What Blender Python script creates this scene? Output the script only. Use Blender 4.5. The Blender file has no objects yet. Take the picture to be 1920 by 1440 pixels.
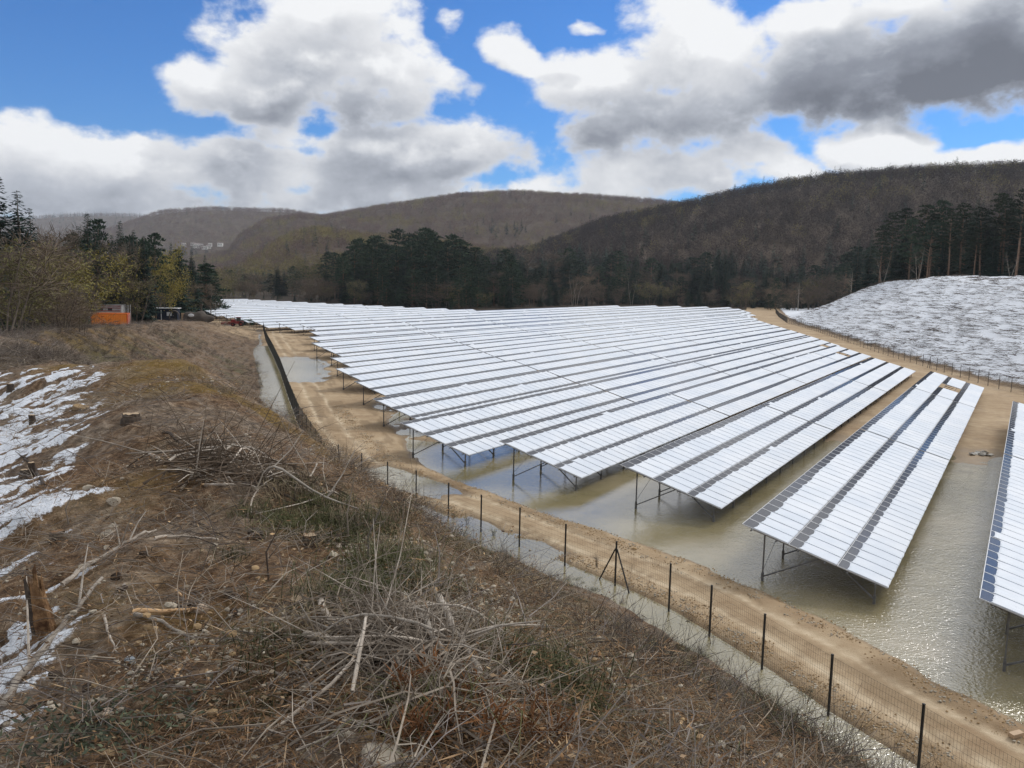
import bpy, math, random
import numpy as np
from mathutils import Matrix, Vector, Euler

R = math.radians
SC = bpy.context.scene
COL = SC.collection
rnd = random.Random(7)
NR = np.random.RandomState(11)

# ------------------------------------------------------------------ camera
EYE = 12.5766
PITCH, ROLL, FPX = R(7.211), R(1.191), 1567.73
cam_d = bpy.data.cameras.new('camera')
cam_d.sensor_width = 36.0
cam_d.lens = 36.0 * FPX / 1920.0
cam_d.clip_start, cam_d.clip_end = 0.1, 12000.0
cam = bpy.data.objects.new('camera', cam_d)
COL.objects.link(cam)
_r = Vector((1, 0, 0)); _f = Vector((0, math.cos(PITCH), -math.sin(PITCH))); _u = Vector((0, math.sin(PITCH), math.cos(PITCH)))
_r2 = _r * math.cos(ROLL) + _u * math.sin(ROLL); _u2 = _u * math.cos(ROLL) - _r * math.sin(ROLL)
cam.matrix_world = Matrix(((_r2.x, _u2.x, -_f.x, 0), (_r2.y, _u2.y, -_f.y, 0), (_r2.z, _u2.z, -_f.z, EYE), (0, 0, 0, 1)))
SC.camera = cam

# ------------------------------------------------------------------ exposure, sun
SC.view_settings.view_transform = 'Standard'
SC.view_settings.look = 'None'
SC.view_settings.exposure = 0.22
SC.view_settings.gamma = 1.0
SC.view_settings.use_curve_mapping = False
SUN_AZ, SUN_EL = R(52), R(40)          # bearing clockwise from +Y
sun_d = bpy.data.lights.new('sun', 'SUN')
sun_d.energy = 1.35
sun_d.angle = R(14)
sun_d.color = (1.0, 0.95, 0.88)
sun = bpy.data.objects.new('sun', sun_d)
COL.objects.link(sun)
sdir = Vector((math.sin(SUN_AZ) * math.cos(SUN_EL), math.cos(SUN_AZ) * math.cos(SUN_EL), math.sin(SUN_EL)))
sun.rotation_euler = sdir.to_track_quat('Z', 'Y').to_euler()
SC.cycles.max_bounces = 6
SC.cycles.diffuse_bounces = 3
SC.cycles.glossy_bounces = 3
SC.cycles.transparent_max_bounces = 8
SC.cycles.volume_bounces = 0

# ------------------------------------------------------------------ sky: Nishita plus cloud banks, placed by bearing and elevation
world = bpy.data.worlds.new('World')
SC.world = world
world.use_nodes = True
wt = world.node_tree
wt.nodes.clear()


class NB:
    """tiny helper that writes math nodes into a node tree"""
    def __init__(s, tree): s.t = tree
    def put(s, sock, v):
        if isinstance(v, (int, float)): sock.default_value = v
        elif isinstance(v, (tuple, list)): sock.default_value = v
        else: s.t.links.new(v, sock)
    def m(s, op, a, b=None, c=None, clamp=False):
        n = s.t.nodes.new('ShaderNodeMath'); n.operation = op; n.use_clamp = clamp
        s.put(n.inputs[0], a)
        if b is not None: s.put(n.inputs[1], b)
        if c is not None: s.put(n.inputs[2], c)
        return n.outputs[0]
    def add(s, a, b): return s.m('ADD', a, b)
    def sub(s, a, b): return s.m('SUBTRACT', a, b)
    def mul(s, a, b): return s.m('MULTIPLY', a, b)
    def vm(s, op, a, b):
        n = s.t.nodes.new('ShaderNodeVectorMath'); n.operation = op
        s.put(n.inputs[0], a); s.put(n.inputs[1], b)
        return n.outputs[0]
    def ss(s, x, lo, hi, a=0.0, b=1.0):
        n = s.t.nodes.new('ShaderNodeMapRange'); n.interpolation_type = 'SMOOTHSTEP'
        s.put(n.inputs['Value'], x); s.put(n.inputs['From Min'], lo); s.put(n.inputs['From Max'], hi)
        s.put(n.inputs['To Min'], a); s.put(n.inputs['To Max'], b)
        return n.outputs[0]
    def noise(s, vec, scale, detail=4.0, rough=0.55, lac=2.0, dist=0.0, col=False):
        n = s.t.nodes.new('ShaderNodeTexNoise'); n.noise_dimensions = '3D'
        if vec is not None: s.put(n.inputs['Vector'], vec)
        n.inputs['Scale'].default_value = scale; n.inputs['Detail'].default_value = detail
        n.inputs['Roughness'].default_value = rough; n.inputs['Lacunarity'].default_value = lac
        n.inputs['Distortion'].default_value = dist
        return n.outputs['Color' if col else 'Fac']
    def mix(s, f, a, b, blend='MIX'):
        n = s.t.nodes.new('ShaderNodeMix'); n.data_type = 'RGBA'; n.blend_type = blend
        s.put(n.inputs[0], f)
        for k, v in ((6, a), (7, b)):
            if isinstance(v, (tuple, list)) and len(v) == 3: v = (*v, 1.0)
            s.put(n.inputs[k], v)
        return n.outputs[2]
    def ramp(s, f, stops, interp='LINEAR'):
        n = s.t.nodes.new('ShaderNodeValToRGB'); n.color_ramp.interpolation = interp
        e = n.color_ramp.elements
        while len(e) < len(stops): e.new(0.5)
        for i, (p, c) in enumerate(stops):
            e[i].position = p; e[i].color = (*c, 1.0) if len(c) == 3 else c
        s.put(n.inputs[0], f)
        return n.outputs[0]


W = NB(wt)
tc = wt.nodes.new('ShaderNodeTexCoord')
DIRV = tc.outputs['Generated']
sep = wt.nodes.new('ShaderNodeSeparateXYZ'); wt.links.new(DIRV, sep.inputs[0])
AZ = W.mul(W.m('ARCTAN2', sep.outputs[0], sep.outputs[1]), 180 / math.pi)
EL = W.mul(W.m('ARCSINE', sep.outputs[2]), 180 / math.pi)
# cloud banks: bearing, elevation, half widths (degrees), weight
BLOBS = [(-14.2, 13.4, 6.2, 4.0, 1, .10), (-20.0, 11.4, 3.3, 2.2, 1, -.05), (-16.2, 10.3, 4.2, 2.0, 1, .15), (-7.6, 12.4, 5.0, 3.2, 1, .12), (-11.2, 16.2, 5.2, 3.0, 1, .0), (-10, 11, 5, 2.0, .9, .25),
         (-4.7, 15.8, 1.7, 1.4, .8, -.1), (-.4, 14.8, 2.6, 1.8, .9, -.05), (4.3, 16.4, .9, .5, .6, -.1), (1.2, 13.4, 2.2, .9, .6, .05),
         (-27, 6.6, 13, 2.6, 1, .30), (-15.5, 6.4, 14, 2.3, 1, .38), (-5.5, 8.0, 9, 2.4, 1, .42), (-15.5, 8.2, 3.6, 1.2, .8, -.1), (-9, 4.9, 12, 1.5, .9, .05), (-32, 5.3, 9, 2.7, 1, .2), (-25, 4.2, 14, 2.6, 1, .16), (-7, 4.8, 13, 2.3, 1, .14), (5, 5.8, 7, 1.6, .95, .05), (2, 5.6, 6, 1.1, .7, -.05),
         (5.6, 11.7, 6.0, 3.8, 1, .12), (11.2, 14.4, 5.3, 5.0, 1, .0), (10.2, 10.4, 8.4, 3.0, 1, .42), (13.5, 11.8, 4.3, 3.3, 1, .30), (5.5, 9.3, 5.5, 1.9, 1, .38),
         (24.5, 13.2, 11.2, 4.1, 1.2, .66), (31, 14, 9, 5.0, 1.2, .70), (19, 12.1, 5.0, 2.8, 1.1, .58), (21, 16.6, 7, 2.2, 1, -.05),
         (10, 7.0, 8.2, 2.1, .95, .10), (14.8, 8.1, 4.2, 1.5, .85, .2), (22.9, 8.0, 4.2, 1.9, 1, -.15), (28.5, 7.2, 6, 1.4, .9, -.15), (17.5, 6.8, 4.5, 1.4, .95, -.1)]


def cloud(du, dv, want_base=False):
    off = W.vm('ADD', DIRV, (math.sin(R(du)), 0.0, math.sin(R(dv))))
    stre = W.vm('MULTIPLY', off, (1.0, 1.0, 1.5))
    wob = W.noise(stre, 7.0, 4.0, 0.55, col=True)
    ws = wt.nodes.new('ShaderNodeSeparateColor'); wt.links.new(wob, ws.inputs[0])
    u = W.add(W.add(AZ, du), W.mul(W.sub(ws.outputs[0], 0.5), 5.5))
    v = W.add(W.add(EL, dv), W.mul(W.sub(ws.outputs[1], 0.5), 3.4))
    d = None; sw = sg = None
    for (u0, v0, a, b, wgt, g) in BLOBS:
        dvv = W.mul(W.sub(v, v0), 1 / b)
        q = W.m('MULTIPLY_ADD', W.m('POWER', W.mul(W.sub(u, u0), 1 / a), 2.0), -1.0, 1.0)
        q = W.mul(W.m('SUBTRACT', q, W.m('POWER', dvv, 2.0)), wgt)
        d = q if d is None else W.m('SMOOTH_MAX', d, q, 0.35)
        if want_base:
            w = W.m('POWER', W.m('MAXIMUM', W.add(q, .6), 0.001), 2.0)
            gg = W.mul(w, W.m('MULTIPLY_ADD', dvv, -.40, g))
            sw = w if sw is None else W.add(sw, w); sg = gg if sg is None else W.add(sg, gg)
    # the same broken cover carries on outside the frame
    out = W.m('MAXIMUM', W.ss(W.m('ABSOLUTE', AZ), 34, 44), W.ss(EL, 17.2, 19.2))
    gen = W.m('MULTIPLY_ADD', W.noise(stre, 2.6, 3.0, 0.5), 3.4, -0.40)
    d = W.add(W.mul(d, W.sub(1.0, out)), W.mul(gen, out))
    d = W.m('MAXIMUM', d, -1.4)
    fb = W.noise(stre, 12.0, 10.0, 0.57, dist=0.1)
    big = W.noise(stre, 4.0, 2.0, 0.5)
    d = W.add(d, W.m('MULTIPLY_ADD', fb, 3.0, -1.66))
    d = W.add(d, W.m('MULTIPLY_ADD', big, 0.8, -0.40))
    base = None
    if want_base:
        base = W.add(W.mul(W.m('DIVIDE', sg, W.add(sw, .002)), W.sub(1.0, out)), W.mul(W.m('MULTIPLY_ADD', big, .6, -.40), out))
    return d, fb, base


dens, fb0, greyness = cloud(0.0, 0.0, True)
dens_s, fb1, _ = cloud(0.7, 1.3)       # cover between here and the sun
dens_l, fb2, _ = cloud(1.6, 3.0)
cover = W.ss(dens, -0.08, 0.50)
thick = W.ss(dens, 0.05, 1.1)
relief = W.m('MINIMUM', W.m('MAXIMUM', W.mul(W.sub(dens_s, dens), .22), -.30), .34)
relief2 = W.m('MINIMUM', W.m('MAXIMUM', W.mul(W.sub(dens_l, dens), .24), -.34), .34)
S = W.mul(W.add(W.add(greyness, W.add(relief, relief2)), .25), W.m('MULTIPLY_ADD', thick, .85, .15))
ccol = W.ramp(S, [(0.0, (0.80, 0.81, 0.825)), (0.16, (0.62, 0.635, 0.665)), (0.36, (0.40, 0.425, 0.475)), (0.60, (0.23, 0.25, 0.295)), (0.90, (0.13, 0.143, 0.175))])
sky = wt.nodes.new('ShaderNodeTexSky')
sky.sky_type = 'NISHITA'
sky.sun_disc = False
sky.sun_elevation = SUN_EL
sky.sun_rotation = SUN_AZ
sky.altitude = 400
sky.air_density = 1.0; sky.dust_density = 0.3; sky.ozone_density = 2.0
SKY_STRENGTH = 0.10
tint = W.mix(1.0, sky.outputs[0], (0.245, 0.60, 1.04, 1.0), 'MULTIPLY')
# clouds glow towards the sun behind them
dt = wt.nodes.new('ShaderNodeVectorMath'); dt.operation = 'DOT_PRODUCT'; wt.links.new(DIRV, dt.inputs[0]); dt.inputs[1].default_value = tuple(sdir)
glow = W.m('MULTIPLY_ADD', W.ss(dt.outputs['Value'], 0.84, 1.0), 1.5, 1.0)
gv = wt.nodes.new('ShaderNodeVectorMath'); gv.operation = 'SCALE'; wt.links.new(ccol, gv.inputs[0]); wt.links.new(glow, gv.inputs['Scale'])
ccol = gv.outputs[0]
scl = wt.nodes.new('ShaderNodeVectorMath'); scl.operation = 'SCALE'
wt.links.new(ccol, scl.inputs[0]); scl.inputs['Scale'].default_value = 1.0 / SKY_STRENGTH
final = W.mix(cover, tint, scl.outputs[0])
bg = wt.nodes.new('ShaderNodeBackground'); wt.links.new(final, bg.inputs[0]); bg.inputs[1].default_value = SKY_STRENGTH
wo = wt.nodes.new('ShaderNodeOutputWorld'); wt.links.new(bg.outputs[0], wo.inputs[0])
world.cycles.sampling_method = 'MANUAL'
world.cycles.sample_map_resolution = 1024


# ------------------------------------------------------------------ helpers
def tag(o, label=None, cat=None, group=None, kind=None):
    if label: o['label'] = label
    if cat: o['category'] = cat
    if group: o['group'] = group
    if kind: o['kind'] = kind
    return o


def empty(name, loc=(0, 0, 0), rz=0.0):
    o = bpy.data.objects.new(name, None)
    o.empty_display_size = 0.2
    COL.objects.link(o)
    o.location = loc; o.rotation_euler = (0, 0, rz)
    return o


def link(name, me, parent=None, loc=None, rot=None, scale=None):
    o = bpy.data.objects.new(name, me)
    COL.objects.link(o)
    if parent is not None: o.parent = parent
    if loc is not None: o.location = loc
    if rot is not None: o.rotation_euler = rot
    if scale is not None: o.scale = scale if isinstance(scale, (tuple, list)) else (scale,) * 3
    return o


class MB:
    """collects vertices and faces (arrays of tris or quads, each with a material index) and makes one mesh"""
    def __init__(s): s.v = []; s.n = 0; s.f = []
    def add(s, V, F, mi=0):
        V = np.asarray(V, float).reshape(-1, 3); F = np.asarray(F, int)
        s.v.append(V); s.f.append((F + s.n, mi)); s.n += len(V)
        return s
    def box(s, c, d, rot=None, mi=0):
        x, y, z = (k / 2 for k in d)
        V = np.array([(-x, -y, -z), (x, -y, -z), (x, y, -z), (-x, y, -z), (-x, -y, z), (x, -y, z), (x, y, z), (-x, y, z)])
        if rot is not None: V = V @ np.array(Euler(rot).to_matrix()).T
        return s.add(V + np.array(c), [(0, 3, 2, 1), (4, 5, 6, 7), (0, 1, 5, 4), (1, 2, 6, 5), (2, 3, 7, 6), (3, 0, 4, 7)], mi)
    def beam(s, p, q, w, h=None, mi=0):
        h = h or w
        p, q = np.array(p, float), np.array(q, float)
        t = q - p; t = t / np.linalg.norm(t)
        a = np.cross(t, (0, 0, 1.0))
        if np.linalg.norm(a) < 1e-3: a = np.array((1.0, 0, 0))
        a /= np.linalg.norm(a); b = np.cross(a, t)
        k = [(-1, -1), (1, -1), (1, 1), (-1, 1)]
        V = [p + a * w / 2 * i + b * h / 2 * j for i, j in k] + [q + a * w / 2 * i + b * h / 2 * j for i, j in k]
        return s.add(V, [(0, 3, 2, 1), (4, 5, 6, 7), (0, 1, 5, 4), (1, 2, 6, 5), (2, 3, 7, 6), (3, 0, 4, 7)], mi)
    def tube(s, P, rad, sides=5, mi=0, cap=True):
        P = np.asarray(P, float); n = len(P)
        rad = np.broadcast_to(np.asarray(rad, float), (n,))
        T = np.gradient(P, axis=0); T /= np.linalg.norm(T, axis=1)[:, None] + 1e-9
        ref = np.array((0.31, 0.17, 0.93)) if abs(T[:, 2]).mean() < 0.8 else np.array((0.95, 0.3, 0.05))
        A = np.cross(T, ref); A /= np.linalg.norm(A, axis=1)[:, None] + 1e-9
        B = np.cross(T, A)
        an = np.arange(sides) * 2 * math.pi / sides
        V = (P[:, None] + rad[:, None, None] * (np.cos(an)[None, :, None] * A[:, None] + np.sin(an)[None, :, None] * B[:, None])).reshape(-1, 3)
        i = np.arange(n - 1)[:, None] * sides; j = np.arange(sides)[None]; j2 = (j + 1) % sides
        F = np.stack([i + j, i + j2, i + sides + j2, i + sides + j], -1).reshape(-1, 4)
        s.add(V, F, mi)
        if cap and sides >= 3:
            k = s.n - n * sides
            for st in (k, k + (n - 1) * sides):
                tri = [(st, st + q, st + q + 1) for q in range(1, sides - 1)]
                s.f.append((np.array(tri), mi))
        return s
    def ball(s, c, r, seed=0, sub=1, lump=0.15, mi=0):
        V, F = ICO[sub]
        g = np.random.RandomState(seed)
        V2 = V * (1 + lump * (g.rand(len(V), 1) - 0.5) * 2)
        return s.add(V2 * np.array(r) + np.array(c), F, mi)
    def rock(s, c, r, seed=0, sub=2, cuts=7, mi=0):
        """a broken stone: a ball shaved by random planes"""
        V, F = ICO[sub]; V = V.copy(); g = np.random.RandomState(seed)
        for k in range(cuts):
            n = g.normal(size=3); n /= np.linalg.norm(n); h = g.uniform(.48, .80)
            o = np.maximum(V @ n - h, 0); V = V - o[:, None] * n
        V = V + g.normal(0, .012, V.shape)
        return s.add(V * np.array(r) * 1.2 + np.array(c), F, mi)
    def mesh(s, name, mats, smooth=False):
        me = bpy.data.meshes.new(name)
        V = np.concatenate(s.v) if s.v else np.zeros((0, 3))
        me.vertices.add(len(V)); me.vertices.foreach_set('co', V.astype(np.float32).ravel())
        tot = []; idx = []; mi = []
        for F, k in s.f:
            if len(F) == 0: continue
            tot.append(np.full(len(F), F.shape[1])); idx.append(F.ravel()); mi.append(np.full(len(F), k))
        if tot:
            tot = np.concatenate(tot); idx = np.concatenate(idx); mi = np.concatenate(mi)
            me.loops.add(len(idx)); me.loops.foreach_set('vertex_index', idx.astype(np.int32))
            me.polygons.add(len(tot))
            me.polygons.foreach_set('loop_start', np.concatenate([[0], np.cumsum(tot)[:-1]]).astype(np.int32))
            me.polygons.foreach_set('material_index', mi.astype(np.int32))
            if smooth: me.polygons.foreach_set('use_smooth', np.ones(len(tot), bool))
        for m in (mats if isinstance(mats, (list, tuple)) else [mats]): me.materials.append(m)
        me.update(calc_edges=True)
        if not smooth: me.shade_flat()
        return me
    def build(s, name, mats, parent=None, smooth=False, **kw):
        return link(name, s.mesh(name, mats, smooth), parent, **kw)


def _ico(sub):
    import bmesh
    b = bmesh.new(); bmesh.ops.create_icosphere(b, subdivisions=sub, radius=1.0)
    V = np.array([v.co for v in b.verts]); b.verts.index_update()
    F = np.array([[v.index for v in f.verts] for f in b.faces]); b.free()
    return V, F


ICO = {k: _ico(k) for k in (1, 2, 3)}


def _hash(ix, iy, seed):
    h = (ix.astype(np.int64) * 374761393 + iy.astype(np.int64) * 668265263 + seed * 974711) & 0xFFFFFFFF
    h = ((h ^ (h >> 13)) * 1274126177) & 0xFFFFFFFF
    h = (h ^ (h >> 16)) & 0xFFFFFFFF
    return h / 4294967295.0


def vnoise(x, y, seed=0):
    x = np.asarray(x, float); y = np.asarray(y, float)
    ix, iy = np.floor(x), np.floor(y); fx, fy = x - ix, y - iy
    fx = fx * fx * fx * (fx * (fx * 6 - 15) + 10); fy = fy * fy * fy * (fy * (fy * 6 - 15) + 10)
    a = _hash(ix, iy, seed); b = _hash(ix + 1, iy, seed); c = _hash(ix, iy + 1, seed); d = _hash(ix + 1, iy + 1, seed)
    return (a * (1 - fx) + b * fx) * (1 - fy) + (c * (1 - fx) + d * fx) * fy


def fbm(x, y, seed=0, octv=4, gain=0.5):
    s = 0; a = 1.0; t = 0
    for k in range(octv):
        s = s + a * vnoise(x * 2 ** k + 17.3 * k, y * 2 ** k - 9.1 * k, seed + k); t += a; a *= gain
    return s / t          # 0..1


def sst(x, lo, hi):
    t = np.clip((np.asarray(x, float) - lo) / (hi - lo), 0, 1)
    return t * t * (3 - 2 * t)


# image geometry of the photograph, used to place things in the world
def pray(px, py):
    a = np.asarray(px, float) - 960; b = np.asarray(py, float) - 720; c, s = math.cos(ROLL), math.sin(ROLL)
    u = a * c + b * s; v = -a * s + b * c
    c, s = math.cos(PITCH), math.sin(PITCH)
    return np.stack([u, FPX * c - v * s, -FPX * s - v * c], -1)


def unproj(px, py, z=0.0):
    r = pray(px, py); t = (z - EYE) / r[..., 2]
    return r[..., 0] * t, r[..., 1] * t


# ------------------------------------------------------------------ materials
def new_mat(name):
    m = bpy.data.materials.new(name); m.use_nodes = True
    t = m.node_tree
    p = t.nodes['Principled BSDF']
    return m, NB(t), p


def mat(name, c1, c2=None, scale=4.0, rough=0.8, bump=0.0, bscale=None, metal=0.0, spec=0.3, vary=0.0, detail=5.0, coord='Object', ramp=(0.35, 0.65)):
    """two-tone procedural material with optional relief and per-object variation"""
    m, B, p = new_mat(name)
    t = m.node_tree
    tcn = t.nodes.new('ShaderNodeTexCoord')
    vec = tcn.outputs[coord]
    fac = B.noise(vec, scale, detail, 0.6)
    col = B.ramp(fac, [(ramp[0], c1), (ramp[1], c2 or tuple(k * 0.75 for k in c1))])
    if vary:
        oi = t.nodes.new('ShaderNodeObjectInfo')
        col = B.mix(1.0, col, B.ramp(oi.outputs['Random'], [(0, (1 - vary,) * 3), (1, (1 + vary, 1 + vary * 0.9, 1 + vary * 0.8))]), 'MULTIPLY')
    t.links.new(col, p.inputs['Base Color'])
    p.inputs['Roughness'].default_value = rough; p.inputs['Metallic'].default_value = metal
    p.inputs['Specular IOR Level'].default_value = spec
    if bump:
        bn = t.nodes.new('ShaderNodeBump'); bn.inputs['Strength'].default_value = bump; bn.inputs['Distance'].default_value = 0.02
        t.links.new(B.noise(vec, bscale or scale * 4, 4, 0.6), bn.inputs['Height']); t.links.new(bn.outputs[0], p.inputs['Normal'])
    return m


def scatter(name, pts, rot, scl, idx, protos, label, kind='stuff', parent=None):
    """one stuff object: geometry nodes put a copy of one of the prototype meshes on every point"""
    me = bpy.data.meshes.new(name)
    n = len(pts)
    me.vertices.add(n); me.vertices.foreach_set('co', np.asarray(pts, np.float32).ravel())
    a = me.attributes.new('rot', 'FLOAT_VECTOR', 'POINT'); a.data.foreach_set('vector', np.asarray(rot, np.float32).ravel())
    a = me.attributes.new('scl', 'FLOAT_VECTOR', 'POINT')
    scl = np.asarray(scl, np.float32)
    if scl.ndim == 1: scl = np.repeat(scl[:, None], 3, 1)
    a.data.foreach_set('vector', scl.ravel())
    a = me.attributes.new('idx', 'INT', 'POINT'); a.data.foreach_set('value', np.asarray(idx, np.int32))
    o = link(name, me, parent)
    g = bpy.data.node_groups.new('scatter_' + name, 'GeometryNodeTree')
    g.interface.new_socket('Geometry', in_out='INPUT', socket_type='NodeSocketGeometry')
    g.interface.new_socket('Geometry', in_out='OUTPUT', socket_type='NodeSocketGeometry')
    gi = g.nodes.new('NodeGroupInput'); go = g.nodes.new('NodeGroupOutput')
    iop = g.nodes.new('GeometryNodeInstanceOnPoints'); g2 = g.nodes.new('GeometryNodeGeometryToInstance')
    L = g.links.new
    for p in reversed(protos):           # the joined input reads back to front
        po = bpy.data.objects.new('source_' + name, p)
        oi = g.nodes.new('GeometryNodeObjectInfo'); oi.inputs['Object'].default_value = po
        L(oi.outputs['Geometry'], g2.inputs[0])

    def na(nm, ty):
        x = g.nodes.new('GeometryNodeInputNamedAttribute'); x.data_type = ty; x.inputs['Name'].default_value = nm
        return [k for k in x.outputs if k.enabled and k.name == 'Attribute'][0]
    iop.inputs['Pick Instance'].default_value = True
    L(gi.outputs[0], iop.inputs['Points']); L(g2.outputs[0], iop.inputs['Instance'])
    L(na('idx', 'INT'), iop.inputs['Instance Index']); L(na('rot', 'FLOAT_VECTOR'), iop.inputs['Rotation']); L(na('scl', 'FLOAT_VECTOR'), iop.inputs['Scale'])
    L(iop.outputs[0], go.inputs[0])
    md = o.modifiers.new('scatter', 'NODES'); md.node_group = g
    return tag(o, label, None, None, kind)
# ------------------------------------------------------------------ plan of the site
ROW_AZ = R(31.574)
X0, Y0, ROWP, TIER, TILT, ZHI = 9.8749, 34.4997, 9.0057, 2.02, R(15.046), 2.4445
ROW_START = [-3.84, 0, 7.4, 9.02, 10.29, 17.75, 25.38, 32.25, 40.83, 49.2, 55.5, 64, 73, 82, 88, 90, 91, 98, 101, 106, 110, 114, 119, 123, 127, 131, 139, 149, 163, 178]
ROW_END = [53.6, 78.6, 93.8, 115, 137, 158, 178, 198, 219, 243, 273, 299, 315, 313, 304, 300, 282, 190, 187, 187, 187, 187, 187, 187, 187, 187, 188, 189, 190, 191]
DRX, DRY = math.sin(ROW_AZ), math.cos(ROW_AZ)        # along a row
CRX, CRY = math.cos(ROW_AZ), -math.sin(ROW_AZ)       # towards the low edge of a table

FENCE_W = np.array([(22, -6), (14.4, 12), (10.8, 20.4), (9.5, 23.2), (8.4, 26.1), (7.25, 28.6), (6.2, 30.8), (4.45, 33.4), (2.5, 35.7), (0.5, 38.2),
                    (-1.4, 40.4), (-3.2, 42.7), (-5.2, 45.3), (-7.1, 47.4), (-9.0, 49.6), (-10.9, 52.0), (-12.6, 54.6), (-17.6, 68.3), (-22.9, 84.7),
                    (-29.4, 105.3), (-37.4, 129.6), (-45.9, 154.9), (-55, 184), (-62.8, 194), (-71.7, 206), (-95, 236), (-140, 290), (-190, 350)], float)
FENCE_E = np.array([(59, 20), (59.5, 60), (60.2, 98), (60.9, 105), (61.7, 110.7), (68.2, 154.9), (75.3, 192.7), (81.3, 225.3), (87.6, 268), (100, 316), (113, 362), (130, 420)], float)


def along(poly, x, y):
    """signed distance to the left of a polyline and the length along it"""
    x = np.asarray(x, float); y = np.asarray(y, float)
    best = np.full(x.shape, 1e18); dd = np.zeros(x.shape); ss = np.zeros(x.shape); acc = 0.0
    for i in range(len(poly) - 1):
        ax, ay = poly[i]; bx, by = poly[i + 1]
        lx, ly = bx - ax, by - ay; L = math.hypot(lx, ly)
        t = ((x - ax) * lx + (y - ay) * ly) / (L * L)
        if i > 0: t = np.maximum(t, 0)
        if i < len(poly) - 2: t = np.minimum(t, 1)
        qx, qy = x - (ax + lx * t), y - (ay + ly * t)
        d2 = qx * qx + qy * qy
        k = d2 < best
        best = np.where(k, d2, best)
        dd = np.where(k, np.sqrt(d2) * np.sign(lx * (y - ay) - ly * (x - ax)), dd)
        ss = np.where(k, acc + t * L, ss)
        acc += L
    return dd, ss


def walk(poly, step, a, b):
    seg = np.hypot(*np.diff(poly, axis=0).T); cum = np.concatenate([[0], np.cumsum(seg)])
    s = np.arange(a, b, step)
    return np.stack([np.interp(s, cum, poly[:, 0]), np.interp(s, cum, poly[:, 1])], 1), s


def smin(a, b, k): return -k * np.logaddexp(-a / k, -b / k)


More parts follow.
